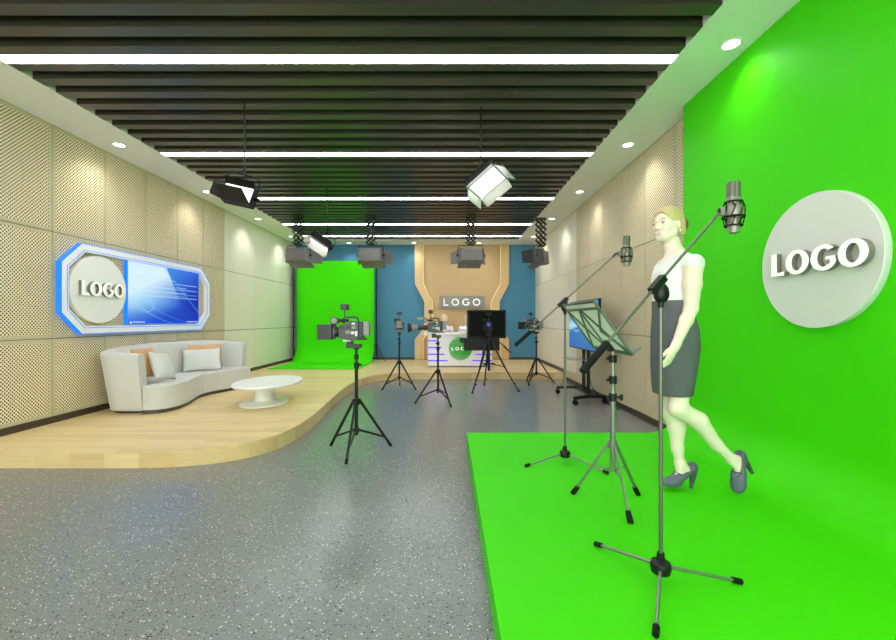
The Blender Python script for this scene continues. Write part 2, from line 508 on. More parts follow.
fill_win = MB().box(-3.7, 1.9, YF-0.12, YF-0.08, 0.3, 0.35).box(-3.7, 1.9, YF-0.12, YF-0.08, 2.95, 3.0)  # window added to the unseen front wall to let in fill daylight
for k in range(5):
    xx = -3.7+5.55*k/4
    fill_win.box(xx, xx+0.05, YF-0.12, YF-0.08, 0.35, 2.95)
fill_win = fill_win.build('window_1', 'frame_white', smooth=False); structure(fill_win)
gm, gnt, gb = new_mat('window_glass')
gt_ = gnt.nodes.new('ShaderNodeBsdfTransparent'); gg_ = gnt.nodes.new('ShaderNodeBsdfGlossy'); gg_.inputs['Roughness'].default_value = 0.02
gx_ = gnt.nodes.new('ShaderNodeMixShader'); gx_.inputs[0].default_value = 0.07
gnt.links.new(gt_.outputs[0], gx_.inputs[1]); gnt.links.new(gg_.outputs[0], gx_.inputs[2])
gnt.links.new(gx_.outputs[0], gnt.nodes['Material Output'].inputs['Surface']); gnt.nodes.remove(gb)
M['window_glass'] = gm
MB().box(-3.65, 1.85, YF-0.103, YF-0.097, 0.35, 2.95).build('pane', 'window_glass', fill_win, smooth=False)
pl_d = bpy.data.lights.new('sky_portal', 'AREA'); pl_d.shape = 'RECTANGLE'; pl_d.size = 5.6; pl_d.size_y = 2.7; pl_d.cycles.is_portal = True  # samples the sky through the added fill window
pl_o = bpy.data.objects.new('sky_portal', pl_d); COL.objects.link(pl_o); pl_o.location = (-0.9, YF-0.15, 1.65); pl_o.rotation_euler = (PI/2, 0, PI)
pl_o.parent = fill_win
wb = MB().box(XL-0.2, XR+0.2, YB, YB+0.2, 0, ZT).build('wall_back', 'blue_wall', smooth=False); structure(wb)
structure(MB().box(XL+0.012, XR-0.012, YB-0.012, YB+0.01, ZP-0.02, 0.20).build('baseboard_back', 'baseboard', smooth=False))

# gold hourglass feature on the back wall (children of the wall)
def bw(px, py, Y=YB): q = P(px, py, Y); return q[0], q[2]
cxg = 461.8
zt = ZC-0.002
def half(w_out, w_in, zA, zB, zC_, zD):
    return [(w_out, zt), (w_out, zA), (w_in, zB), (w_in, zC_), (w_out, zD), (w_out, 0.15)]
zA, zB = bw(0, 284)[1], bw(0, 302)[1]
zCc, zD = bw(0, 327.6)[1], bw(0, 339)[1]
pxm = YB/F
X0 = (cxg-448)*pxm
def side(wo, wi, dx=0): return half(wo*pxm, wi*pxm, zA, zB, zCc, zD)
outer = side(46.7, 37.3); inner = side(37.8, 28.4)
def flatpanel(name, poly, y0_, y1_, m):
    mb = MB(); n_ = len(poly)
    A = [(x, y0_, z) for x, z in poly]; B = [(x, y1_, z) for x, z in poly]
    mb.add(A+B, [tuple(range(n_)), tuple(range(2*n_-1, n_-1, -1))]+[(i, n_+i, n_+(i+1) % n_, (i+1) % n_) for i in range(n_)])
    mb2 = mb.build(name, m, wb, smooth=False); return mb2
full_in = [(X0-w, z) for w, z in inner]+[(X0+w, z) for w, z in inner[::-1]]
flatpanel('gold_panel', full_in, YB-0.03, YB-0.001, 'gold_wall')
for sg in (-1, 1):
    poly = [(X0+sg*w, z) for w, z in outer]+[(X0+sg*w, z) for w, z in inner[::-1]]
    flatpanel('gold_frame', poly, YB-0.10, YB-0.001, 'gold_frame')
    mb = MB()
    for k in range(5):
        (w0, z0), (w1, z1) = inner[k], inner[k+1]
        mb.bar((X0+sg*(w0+0.012), YB-0.104, z0), (X0+sg*(w1+0.012), YB-0.104, z1), 0.012, 0.02)
    mb.build('edge_light_strip', 'gold_edge', wb, smooth=False)

# ------------------------------------------------------------------ stage and green cyclorama
def arc(cx, cy, r, a0, a1, n):
    return [(cx+r*math.cos(math.radians(a0+(a1-a0)*i/n)), cy+r*math.sin(math.radians(a0+(a1-a0)*i/n))) for i in range(n+1)]
def smooth_poly(pts, n=6):
    """catmull-rom through the points"""
    out = []
    for i in range(len(pts)-1):
        p0 = pts[max(i-1, 0)]; p1 = pts[i]; p2 = pts[i+1]; p3 = pts[min(i+2, len(pts)-1)]
        for k in range(n):
            t = k/n
            out.append(tuple(0.5*((2*b)+(-a+c)*t+(2*a-5*b+4*c-d)*t*t+(-a+3*b-3*c+d)*t**3) for a, b, c, d in zip(p0, p1, p2, p3)))
    out.append(tuple(pts[-1])); return out
edge = smooth_poly([(XL+0.012, 3.326), (-3.2, 3.326), (-2.5, 3.328), (-2.15, 3.37), (-1.88, 3.47), (-1.68, 3.64), (-1.565, 3.87), (-1.515, 4.2), (-1.515, 4.65),
                    (-1.55, 5.2), (-1.60, 5.9), (-1.625, 6.5), (-1.61, 7.1), (-1.55, 7.55), (-1.40, 7.95), (-1.15, 8.2), (-0.8, 8.30), (-0.3, 8.325), (0.8, 8.33), (XR-0.012, 8.33)], 5)
poly = edge+[(XR-0.012, YB-0.012), (XL+0.012, YB-0.012)]
st = thing('stage_platform', 'low curved oak stage under the sofa, green backdrop and news desk', 'stage', (-2.5, 6.0, 0))
MB().prism(poly, ZP-0.018, ZP, 0).build('deck', 'planks', st, smooth=False)
pin = [(x, y) for x, y in poly]
fo = MB().prism(poly, 0.0, ZP-0.018, 0).build('fascia', 'fascia', st, angle=60)
uvl = fo.data.uv_layers.new(name='UVMap'); acc_ = [0.0]; np_ = len(poly)
for i in range(1, np_): acc_.append(acc_[-1]+math.hypot(poly[i][0]-poly[i-1][0], poly[i][1]-poly[i-1][1]))
for lp in fo.data.loops:
    vi = lp.vertex_index; z_ = fo.data.vertices[vi].co.z
    uvl.data[lp.index].uv = (acc_[vi % np_], z_+0.065)

cy = MB()
GX0, GX1, GY1, GY0 = 0.1775, 2.222, 3.88, -1.6
R = 0.34
prof = [(GX0, 0.0), (GX0, ZP)]
prof += [(GX1-R+R*math.sin(math.radians(a)), ZP+R-R*math.cos(math.radians(a))) for a in range(0, 91, 6)]
prof += [(GX1, ZC-0.001), (XR-0.014, ZC-0.001), (XR-0.014, 0.0)]
n_ = len(prof)
cy.add([(x, GY0, z) for x, z in prof]+[(x, GY1, z) for x, z in prof],
       [tuple(range(n_)), tuple(range(2*n_-1, n_-1, -1))]+[(i, n_+i, n_+(i+1) % n_, (i+1) % n_) for i in range(n_)])
cyo = cy.build('green_screen_cove', 'green', None, origin=(1.2, 2.0, 0), angle=20)
tag(cyo, 'large bright green platform curving up into a green wall at right', 'green screen')

# ------------------------------------------------------------------ downlights
def downlight(x, y, label, group, aim=(0, 0), energy=34, cone=95):
    t = thing('downlight', label, 'downlight', (x, y, ZC), 0, group)
    MB().lathe([(0.062, 0), (0.070, -0.004), (0.070, -0.008), (0.056, -0.008), (0.052, -0.002), (0.052, 0)], (x, y, ZC), n=32).build('trim_ring', 'white_gloss', t)
    MB().cyl((x, y, ZC-0.0085), (x, y, ZC-0.003), 0.054, n=32).build('diffuser', 'down_emit', t)
    L = bpy.data.lights.new('lamp', 'SPOT'); L.energy = energy; L.spot_size = math.radians(cone); L.spot_blend = 0.9; L.shadow_soft_size = 0.05
    L.color = (1.0, 0.965, 0.9)
    lo = bpy.data.objects.new('lamp', L); COL.objects.link(lo); lo.parent = t; lo.location = (0, 0, -0.02)
    lo.rotation_euler = (0, 0, 0)
    d = Vector((aim[0], aim[1], -1)); lo.rotation_euler = d.to_track_quat('-Z', 'Y').to_euler()
    return t
nm = ['nearest recessed downlight visible in the left soffit', 'recessed downlight in the left soffit beside the dark hanging light with the open flap',
      'third recessed downlight along the left soffit, above smooth panels', 'farthest recessed downlight of the left soffit, by the back corner']
for i, yy in enumerate((4.73, 6.46, 8.19, 9.92)):
    downlight(-3.785, yy, nm[i], 'downlights in the left soffit', aim=(-0.12, 0), cone=118, energy=28)
nm = ['largest recessed downlight, in the right soffit above the green wall', 'recessed downlight in the right soffit just beyond the green wall edge',
      'third recessed downlight along the right soffit, small oval', 'fourth recessed downlight along the right soffit, near the scissor hanger', 'farthest recessed downlight of the right soffit behind the scissor hanger']
for i, yy in enumerate((3.005, 4.73, 6.46, 8.19, 9.92)):
    downlight(2.07, yy, nm[i], 'downlights in the right soffit', aim=(0.14 if i else 0.0, 0), energy=29 if i else 20, cone=112 if i else 130)
nm = ['recessed downlight of the back soffit left of the green backdrop middle', 'recessed downlight of the back soffit above the blue wall, left of the gold panel', 'recessed downlight of the back soffit above the gold panel']
for i, xx in enumerate((-2.59, -0.89, 0.81)):
    downlight(xx, 10.74, nm[i], 'downlights in the back soffit', aim=(0, 0.25), energy=20)
for xx in (-3.785, 2.07):
    for yy in ((3.0, 1.27) if xx < 0 else (1.27,)):
        downlight(xx, yy, 'recessed downlight in the soffit outside the picture', 'downlights outside the picture', aim=(-0.3 if xx < 0 else 0.05, 0))

# ================================================================== LEFT WALL FEATURE
LX = XL
def wl_pt(y, z, out): return (LX+out, y, z)
Y1, Y2, Z1, Z2 = 4.285, 6.957, 1.044, 2.046
def octo(i):
    """octagon outline inset by i, (y,z), ccw seen from the room"""
    cy_, cz_ = 0.24-i*0.45, 0.232-i*0.45
    a, b, c, d = Y1+i, Y2-i, Z1+i, Z2-i
    return [(a+cy_, c), (b-cy_, c), (b, c+cz_), (b, d-cz_), (b-cy_, d), (a+cy_, d), (a, d-cz_), (a, c+cz_)]
def ringframe(i0, i1, x0, x1, name, m, parent, mside=None):
    A, B = octo(i0), octo(i1); mb = MB(); n_ = 8
    vs = [(LX+x1, y, z) for y, z in A]+[(LX+x1, y, z) for y, z in B]+[(LX+x0, y, z) for y, z in A]+[(LX+x0, y, z) for y, z in B]
    fs, mi = [], []
    for k in range(n_):
        j = (k+1) % n_
        mb.add([vs[k], vs[j], vs[n_+j], vs[n_+k]], [(0,1,2,3)], 0)
        mb.add([vs[k], vs[2*n_+k], vs[2*n_+j], vs[j]], [(0,1,2,3)], 1)
        mb.add([vs[n_+k], vs[n_+j], vs[3*n_+j], vs[3*n_+k]], [(0,1,2,3)], 2)
    return mb.build(name, m, parent, smooth=False)
fr = thing('octagonal_light_frame', 'white octagonal frame edged in blue light around the logo disc and screen', 'wall frame', (LX, (Y1+Y2)/2, Z1))
ringframe(0.0, 0.088, 0.001, 0.058, 'frame', ['frame_white', 'led_blue', 'frame_white'], fr)
ringframe(0.0, 0.006, 0.058, 0.0595, 'outer_light_line', ['led_blue', 'led_blue', 'led_blue'], fr)
ringframe(0.066, 0.073, 0.058, 0.0595, 'inner_light_line', ['led_blue', 'led_blue', 'led_blue'], fr)

dl = thing('round_logo_sign', 'round off-white sign with raised LOGO letters inside the octagonal frame on left wall', 'sign', (LX, 4.773, 1.55))
MB().lathe([(0.383, 0), (0.388, 0.004), (0.388, 0.046), (0.384, 0.05)], (LX+0.001, 4.773, 1.552), (1, 0, 0), n=72).build('disc', 'disc_white', dl)
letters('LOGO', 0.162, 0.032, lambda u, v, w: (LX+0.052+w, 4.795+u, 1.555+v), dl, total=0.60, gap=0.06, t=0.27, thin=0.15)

def screen_grid(fn, nu, nv, place):
    vs, fs, cols = [], [], []
    for j in range(nv+1):
        for i in range(nu+1):
            vs.append(place(i/nu, j/nv)); cols.append(fn(i/nu, j/nv))
    for j in range(nv):
        for i in range(nu):
            a = j*(nu+1)+i; fs.append((a, a+1, a+nu+2, a+nu+1))
    return vs, fs, cols
def color_obj(name, vs, fs, cols, m, parent):
    mb = MB(); mb.add(vs, fs); o = mb.build(name, m, parent, smooth=False)
    at = o.data.color_attributes.new('Col', 'FLOAT_COLOR', 'POINT')
    at.data.foreach_set('color', [c for q in cols for c in (*lin([max(0, min(255, k)) for k in q]), 1.0)])
    return o
def mixc(a, b, t):
    t = max(0.0, min(1.0, t)); return tuple(x+(y-x)*t for x, y in zip(a, b))
def pic1(u, v):
    # deep blue to the lower right, white glow upper left, arcs and thin lines
    c = mixc((16, 100, 222), (4, 26, 172), u*0.9+(0.5-v)*0.5+0.1)
    c = mixc(c, (70, 180, 240), max(0, 1-abs(v-0.42+0.3*(u-0.3))*3.0)*(1-u)*0.8)
    g = (v-0.35)*1.1+(0.75-u)*0.9
    if u < 0.50+0.35*(0.95-v)-0.0:
        c = mixc(c, (215, 240, 250), max(0, g)*1.25)
    else:
        c = mixc(c, (70, 150, 235), max(0, g)*0.9)
    c = mixc(c, (18, 96, 220), max(0, 0.25-v)*2.2*(1-u*0.3))
    for (cx_, cy_, r_, w_) in ((0.95, 1.05, 1.12, 0.014), (0.2, 0.30, 0.11, 0.012), (1.1, 1.2, 1.22, 0.01)):
        d = abs(math.hypot((u-cx_)*1.0, (v-cy_))-r_)
        if d < w_: c = mixc(c, (150, 225, 245), (1-d/w_)*0.7*(1-u*0.7))
    for k, vv in enumerate((0.72, 0.66, 0.62, 0.56, 0.535, 0.50, 0.47)):
        if 0.05+0.12*(k % 3) < u < 0.97-0.09*((k*2) % 4) and abs(v-vv-(0.05 if (u < 0.62 and k < 2) else 0)) < 0.0075:
            c = mixc(c, (190, 235, 250), 0.65)
    if abs((u-0.62)-(0.75-v)*0.7) < 0.012 and v > 0.1: c = mixc(c, (90, 180, 245), 0.5)
    if v < 0.035 and (0.02 < u < 0.045): c = (240, 246, 255)
    if 0.012 < v < 0.030 and (0.055 < u < 0.20 or 0.80 < u < 0.99) and int(u*190) % 5 != 0: c = (205, 222, 250)
    return c
ws = thing('wall_screen', 'blue abstract picture screen in the octagonal frame on left wall', 'screen', (LX, 5.92, 1.15))
MB().box(LX+0.001, LX+0.048, 5.178, 6.662, 1.15, 1.956).build('casing', 'led_blue', ws, smooth=False)
vs, fs, cols = screen_grid(pic1, 200, 110, lambda u, v: (LX+0.0485, 5.19+u*1.466, 1.155+v*0.796))
color_obj('picture', vs, fs, cols, 'screen_pic', ws)

# ================================================================== RIGHT GREEN WALL SIGN
rs = thing('round_logo_sign', 'large round off-white sign with raised LOGO letters on the green wall', 'sign', (GX1, 2.45, 1.564))
MB().lathe([(0.400, 0), (0.402, -0.003), (0.402, -0.037), (0.399, -0.041)], (GX1-0.001, 2.452, 1.553), (1, 0, 0), n=96).build('disc', 'disc_warm', rs)
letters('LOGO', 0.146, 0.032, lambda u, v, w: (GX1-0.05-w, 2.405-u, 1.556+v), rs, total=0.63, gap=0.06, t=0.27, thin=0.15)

# ================================================================== BACK WALL SIGN + DESK
bs = thing('rectangular_logo_sign', 'small grey rounded sign with white LOGO letters on the gold back wall', 'sign', (0.37, YB, 1.5))
YS = YB-0.03
xa, za = bw(439.2, 308.5, YS); xb_, zb_ = bw(484.5, 296, YS)
def rrect(x0, x1, z0, z1, r, n=6):
    out = []
    for cx_, cz_, a in ((x1-r, z0+r, -90), (x1-r, z1-r, 0), (x0+r, z1-r, 90), (x0+r, z0+r, 180)):
        out += [(cx_+r*math.cos(math.radians(a+90*i/n)), cz_+r*math.sin(math.radians(a+90*i/n))) for i in range(n+1)]
    return out
mb = MB(); pl = rrect(xa, xb_, za, zb_, 0.05)
A = [(x, YS-0.05, z) for x, z in pl]; B = [(x, YS, z) for x, z in pl]; n_ = len(pl)
mb.add(A+B, [tuple(range(n_)), tuple(range(2*n_-1, n_-1, -1))]+[(i, n_+i, n_+(i+1) % n_, (i+1) % n_) for i in range(n_)])
mb.build('plate', 'sign_grey', bs, smooth=False)
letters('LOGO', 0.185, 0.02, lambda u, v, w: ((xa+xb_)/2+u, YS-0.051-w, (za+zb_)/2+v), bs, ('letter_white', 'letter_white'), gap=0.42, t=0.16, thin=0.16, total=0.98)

DY = 9.24
dk = thing('news_desk', 'white news desk with purple light stripes and a green LOGO disc', 'desk', (0.27, DY+0.35, ZP))
dx0, dx1 = -0.455, 0.99
MB().box(dx0, dx1, DY, DY+0.04, ZP+0.035, 0.86).box(dx0, dx0+0.035, DY+0.04, DY+0.62, ZP+0.035, 0.86).box(dx1-0.035, dx1, DY+0.04, DY+0.62, ZP+0.035, 0.86).build('body', 'desk_white', dk, smooth=False, bevel=0.006)
MB().box(dx0-0.09, dx1+0.09, DY-0.06, DY+0.66, 0.86, 0.915).build('desktop', 'white_gloss', dk, smooth=False, bevel=0.008)
MB().box(dx0+0.04, dx1-0.04, DY+0.015, DY+0.035, ZP, ZP+0.035).box(dx0+0.01, dx0+0.03, DY+0.03, DY+0.58, ZP, ZP+0.035).box(dx1-0.03, dx1-0.01, DY+0.03, DY+0.58, ZP, ZP+0.035).build('plinth', 'cam_light', dk, smooth=False)
pm = DY/F
for k, (yy, ll) in enumerate(((340.8, 437.0), (347.5, 441.3), (354.3, 444.5), (360.6, 447.5))):
    z = CAMZ-(yy-320)*pm
    xe = (ll-448)*pm
    MB().box(dx0+0.001, xe, DY-0.006, DY+0.001, z-0.014, z+0.014).build('light_stripe', 'led_purple', dk, smooth=False)
    L = xe-dx0
    MB().box(dx1-0.001-L, dx1-0.001, DY-0.006, DY+0.001, z-0.014, z+0.014).build('light_stripe', 'led_purple', dk, smooth=False)
cxd, czd = (460.4-448)*pm, CAMZ-28.6*pm
gd = MB().lathe([(0.26, 0), (0.26, 0.024), (0.255, 0.03)], (cxd, DY, czd), (0, -1, 0), n=48).build('green_disc', 'desk_green', dk)
letters('LOGO', 0.075, 0.008, lambda u, v, w: (cxd+u, DY-0.031-w, czd+v), dk, ('letter_white', 'letter_white'), gap=0.45, t=0.2, thin=0.18, total=0.40)

# backdrop stand and cloth
bd = thing('backdrop_stand', 'thin dark stand with crossbar behind the green backdrop', 'stand', (-2.93, 10.62, ZP))
zt_ = 1.2+58.5*10.6/F
mb = MB().cyl((-4.02, 10.62, zt_), (-1.80, 10.62, zt_), 0.016, n=12); mb.build('crossbar', 'steel', bd)
for xx in (-3.99, -1.85):
    MB().cyl((xx, 10.62, ZP+0.12), (xx, 10.62, zt_+0.01), 0.014, n=12).build('pole', 'black_metal', bd)
    for a in ((90, 210, 330) if xx > -3 else (90, 330)):
        a = math.radians(a)
        r_ = 0.28 if xx > -3 else 0.07
        MB().cyl((xx, 10.62, ZP+0.45), (xx+r_*math.cos(a), 10.62+r_*math.sin(a), ZP+0.012), 0.010, n=8).build('leg', 'black_metal', bd)
cl = MB(); pts = []
XC0, XC1 = -3.90, -1.90
Rb = 0.5
path = [(10.585, zt_+0.012), (10.585, ZP+0.004+Rb)]
path = [(10.585, zt_+0.012-(zt_-ZP-Rb)*i/8) for i in range(9)]
path += [(10.585-Rb+Rb*math.cos(math.radians(a)), ZP+0.006+Rb-Rb*math.sin(math.radians(a))) for a in range(0, 91, 6)]
path += [(10.585-Rb-(10.085-8.83)*i/6, ZP+0.006) for i in range(1, 7)]
rows = []
for (yy, zz) in path:
    rows.append([(XC0+(XC1-XC0)*i/10, yy, zz) for i in range(11)])
for j in range(len(rows)-1):
    for i in range(10):
        cl.add([rows[j][i], rows[j][i+1], rows[j+1][i+1], rows[j+1][i]], [(0,1,2,3)])
clo = cl.build('green_backdrop_cloth', 'green_cloth', None, origin=(-2.93, 9.8, ZP), angle=30)
so = clo.modifiers.new('thick', 'SOLIDIFY'); so.thickness = 0.004; so.offset = -1
w_ = clo.modifiers.new('weld', 'WELD'); clo.modifiers.move(1, 0)
tag(clo, 'bright green backdrop cloth hanging by the blue wall and running onto the oak stage', 'backdrop')
# ================================================================== SOFA
def tpoly(pts, n=5): return smooth_poly(pts, n)
so_ = thing('curved_sofa', 'light grey curved sofa with wraparound backrest on the oak stage', 'sofa', (-3.55, 5.6, ZP))
bk = [(-3.47, 4.700, .815), (-3.62, 4.690, .825), (-3.78, 4.705, .835), (-3.895, 4.80, .845), (-3.935, 5.0, .865), (-3.945, 5.4, .885), (-3.94, 5.9, .885), (-3.93, 6.25, .88),
      (-3.86, 6.52, .875), (-3.72, 6.70, .865), (-3.55, 6.765, .85), (-3.37, 6.77, .825)]
bk = tpoly(bk, 5)
def back_section(i0, i1, round0, round1):
    rings = []
    n_ = i1-i0
    for i in range(i0, i1+1):
        p = Vector(bk[i][:2]); q = Vector(bk[min(i+1, len(bk)-1)][:2]); r = Vector(bk[max(i-1, 0)][:2])
        d = (q-r).normalized(); nrm = Vector((d.y, -d.x))     # towards the seat?
        if nrm.dot(Vector((-3.5, 5.7))-p) < 0: nrm = -nrm
        zt = bk[i][2]; zb = ZP+0.03; th = 0.07
        prof_ = []
        for (w_, z_) in ((-th+0.035, zb), (th, zb), (th, zt-0.05), (th-0.012, zt-0.018), (th-0.04, zt), (-th+0.035, zt), (-th+0.008, zt-0.015), (-th-0.006, zt-0.05)):
            tilt = 0.055*(z_-zb)/(zt-zb)
            q2 = p+nrm*(w_-tilt)
            prof_.append((max(q2.x, XL+0.016), q2.y, z_))
        rings.append([Vector(t_) for t_ in prof_])
    return rings
mid = 27
for (a, b) in ((0, mid), (mid, len(bk)-1)):
    MB().loft(back_section(a, b, 0, 0)).build('backrest', 'sofa', so_, angle=50, bevel=0.006)
fr_ = tpoly([(-3.46, 4.640), (-3.36, 4.650), (-3.25, 4.72), (-3.205, 4.87), (-3.22, 5.06), (-3.30, 5.34), (-3.385, 5.62), (-3.375, 5.86), (-3.28, 6.10), (-3.21, 6.31), (-3.16, 6.49), (-3.19, 6.63), (-3.31, 6.69)], 4)
bk_ = tpoly([(-3.46, 4.775), (-3.62, 4.77), (-3.75, 4.79), (-3.81, 4.87), (-3.84, 5.06), (-3.86, 5.34), (-3.865, 5.62), (-3.86, 5.86), (-3.84, 6.15), (-3.80, 6.38), (-3.70, 6.58), (-3.55, 6.68), (-3.36, 6.69)], 4)
cut = 25
def seatpoly(a, b, inset=0.0):
    ff = fr_[a:b+1]; bb = bk_[a:b+1]
    if inset:
        ff = [(x+(X_-x)*inset, y+(Y_-y)*inset) for (x, y), (X_, Y_) in zip(ff, bb)]
    return ff+bb[::-1]
for (a, b) in ((0, cut), (cut, len(fr_)-1)):
    MB().prism(seatpoly(a, b), ZP+0.045, 0.445).build('seat', 'sofa', so_, bevel=0.03, seg=4, angle=50)
pl_ = MB().prism(seatpoly(0, len(fr_)-1, 0.04), ZP, ZP+0.045)
rr = []
for i in range(0, len(bk)):
    p = Vector(bk[i][:2]); c_ = Vector((-3.5, 5.7)); d = (c_-p).normalized()
    rr.append([Vector((*(p+d*0.09), ZP)), Vector((*(p-d*0.0), ZP)), Vector((*(p-d*0.0), ZP+0.03)), Vector((*(p+d*0.09), ZP+0.03))])
pl_.loft(rr); pl_.build('plinth', 'sofa_base', so_)

def pillow(name, c, ax, ay, a, b, t, m, label, cat, group, pipe=None):
    """c centre, ax / ay in-plane unit directions, half sizes a, b, half thickness t"""
    ax = Vector(ax).normalized(); ay = Vector(ay); ay = (ay-ax*ay.dot(ax)).normalized(); az = ax.cross(ay)
    N = 20; mb = MB()
    def pt(u, v, s):
        k = 1-0.05*(1-abs(u)**2)*(abs(v)**2)-0.05*(1-abs(v)**2)*(abs(u)**2)
        h = t*max(0.0, (1-abs(u)**2.4))**0.55*max(0.0, (1-abs(v)**2.4))**0.55
        dent = 1-0.06*math.sin(5*u+2*v)
        return Vector(c)+ax*(u*a*(1-0.06*(1-abs(v)**2)*abs(u)**3))+ay*(v*b*(1-0.06*(1-abs(u)**2)*abs(v)**3))+az*(s*h*dent)
    for s in (1, -1):
        vs = [pt(-1+2*i/N, -1+2*j/N, s) for j in range(N+1) for i in range(N+1)]
        fs = []
        for j in range(N):
            for i in range(N):
                q = j*(N+1)+i
                f = (q, q+1, q+N+2, q+N+1)
                fs.append(f if s > 0 else f[::-1])
        mb.add(vs, fs)
    o = mb.build(name, m, None, origin=c, angle=80)
    wd = o.modifiers.new('weld', 'WELD'); wd.merge_threshold = 0.0005
    tag(o, label, cat, group)
    if pipe:
        loop = []
        for (u0, v0, u1, v1) in ((-1,-1,1,-1), (1,-1,1,1), (1,1,-1,1), (-1,1,-1,-1)):
            for i in range(10): loop.append(pt(u0+(u1-u0)*i/10, v0+(v1-v0)*i/10, 0))
        MB().tube(loop, 0.0022, 6, closed=True).build('piping', pipe, o, origin=c)
    return o
G_ = 'cushions on the grey sofa'
pillow('cushion', P(146.5, 363, 5.0), (0.0, 1, 0), (-0.32, 0, 1), 0.185, 0.185, 0.05, 'cush_orange', 'orange cushion leaning at the near end of the sofa, behind a grey one', 'cushion', G_)
pillow('cushion', P(162, 365.5, 5.06), (0.03, 1, -0.14), (-0.40, 0.05, 1), 0.175, 0.178, 0.06, 'cush_grey', 'pale grey piped cushion before the orange one, near end of sofa', 'cushion', G_, 'piping')
pillow('cushion', P(203.5, 356.5, 6.28), (0.85, 0.62, 0.0), (-0.22, 0.2, 1), 0.25, 0.185, 0.05, 'cush_orange', 'orange cushion at the far end of the sofa, mostly hidden by grey cushion', 'cushion', G_)
pillow('cushion', P(202, 359.5, 6.08), (0.86, 0.55, 0.04), (-0.25, 0.25, 1), 0.25, 0.168, 0.055, 'cush_grey', 'wide pale grey cushion in front of the far orange one on the sofa', 'cushion', G_, 'piping')

# coffee table
ct = thing('coffee_table', 'low white oval pedestal coffee table in front of the sofa', 'table', (-2.36, 5.3, ZP))
def ovalmap(sx, sy, rot=0.0, c=(-2.36, 5.3)):
    def f(p):
        x, y = (p.x-c[0])*sx, (p.y-c[1])*sy
        return Vector((c[0]+x*math.cos(rot)-y*math.sin(rot), c[1]+x*math.sin(rot)+y*math.cos(rot), p.z))
    return f
mb = MB().lathe([(0.50, 0.245), (0.515, 0.262), (0.515, 0.272), (0.505, 0.280)], (-2.36, 5.3, ZP), n=64); mb.map(ovalmap(0.76, 1.08)); mb.map(lambda p: p+Vector((0.05, 0, 0))); mb.build('tabletop', 'table_white', ct)
mb = MB().lathe([(0.34, 0.0), (0.34, 0.010), (0.325, 0.016), (0.18, 0.022), (0.145, 0.045), (0.135, 0.11), (0.15, 0.19), (0.19, 0.235), (0.21, 0.2455)], (-2.36, 5.3, ZP), n=48); mb.map(ovalmap(0.82, 1.08)); mb.build('pedestal', 'table_white', ct)

# ================================================================== TRIPODS
def light_tripod(name, label, cat, group, x, y, rot):
    t = thing(name, label, cat, (x, y, 0), math.radians(rot), group, local=True)
    MB().cyl((0,0,0.15), (0,0,0.80), 0.0155).cyl((0,0,0.78), (0,0,0.935), 0.011).build('column', 'tripod_black', t)
    MB().cyl((0,0,0.43), (0,0,0.485), 0.034).box(-0.04,0.04,-0.014,0.014,0.452,0.478).build('leg_collar', 'tripod_black', t)
    MB().cyl((0,0,0.175), (0,0,0.215), 0.028).build('brace_collar', 'tripod_black', t)
    MB().cyl((0,0,0.765), (0,0,0.815), 0.024).cyl((0,0,0.79), (0.045,0,0.79), 0.009).build('clamp', 'tripod_black', t)
    MB().cyl((0,0,0.84), (0,0,0.885), 0.021).cyl((0,0,0.862), (0,0.04,0.862), 0.008).build('clamp', 'tripod_black', t)
    for a in (0, 120, 240):
        c, s = math.cos(math.radians(a)), math.sin(math.radians(a))
        lg = MB().bar((0.03*c,0.03*s,0.465), (0.322*c,0.322*s,0.022), 0.017, 0.024).build('leg', 'tripod_black', t, bevel=0.003)
        MB().cyl((0.312*c,0.312*s,0.034), (0.335*c,0.335*s,0.002), 0.015, 0.013, 10).build('rubber_foot', 'rubber', lg, origin=(0,0,0))
        MB().bar((0.02*c,0.02*s,0.195), (0.272*c,0.272*s,0.098), 0.012, 0.018).build('brace', 'tripod_black', t)
    MB().cyl((0,0,0.93), (0,0,0.955), 0.02).build('neck', 'tripod_black', t)
    return t
def tripod_head(parent, ang):
    R_ = Matrix.Rotation(math.radians(ang), 3, 'Z')
    mb = MB().box(-0.045, 0.09, -0.032, 0.032, 0.945, 0.982).box(0.03, 0.088, -0.025, 0.025, 0.982, 1.004)
    mb.map(lambda p: R_@p)
    mb.build('pan_head', 'cam_dark', parent, bevel=0.004)
TG = 'camera tripods on the grey floor'
TR = [(-0.837, 3.755, 28, 180, 'black camera tripod nearest the viewer, left of the room centre'),
      (-0.853, 7.20, 95, 96, 'black tripod farthest left, in front of the blue wall'),
      (-0.1436, 5.92, 64, 180, 'black tripod in front of the left side of the news desk'),
      (1.674, 7.79, -7, 148, 'black tripod at right before the blue wall, near the rolling television')]
for i, (x, y, r, hd, lb) in enumerate(TR):
    t = light_tripod('camera_tripod', lb, 'tripod', TG, x, y, r)
    tripod_head(t, hd-r)

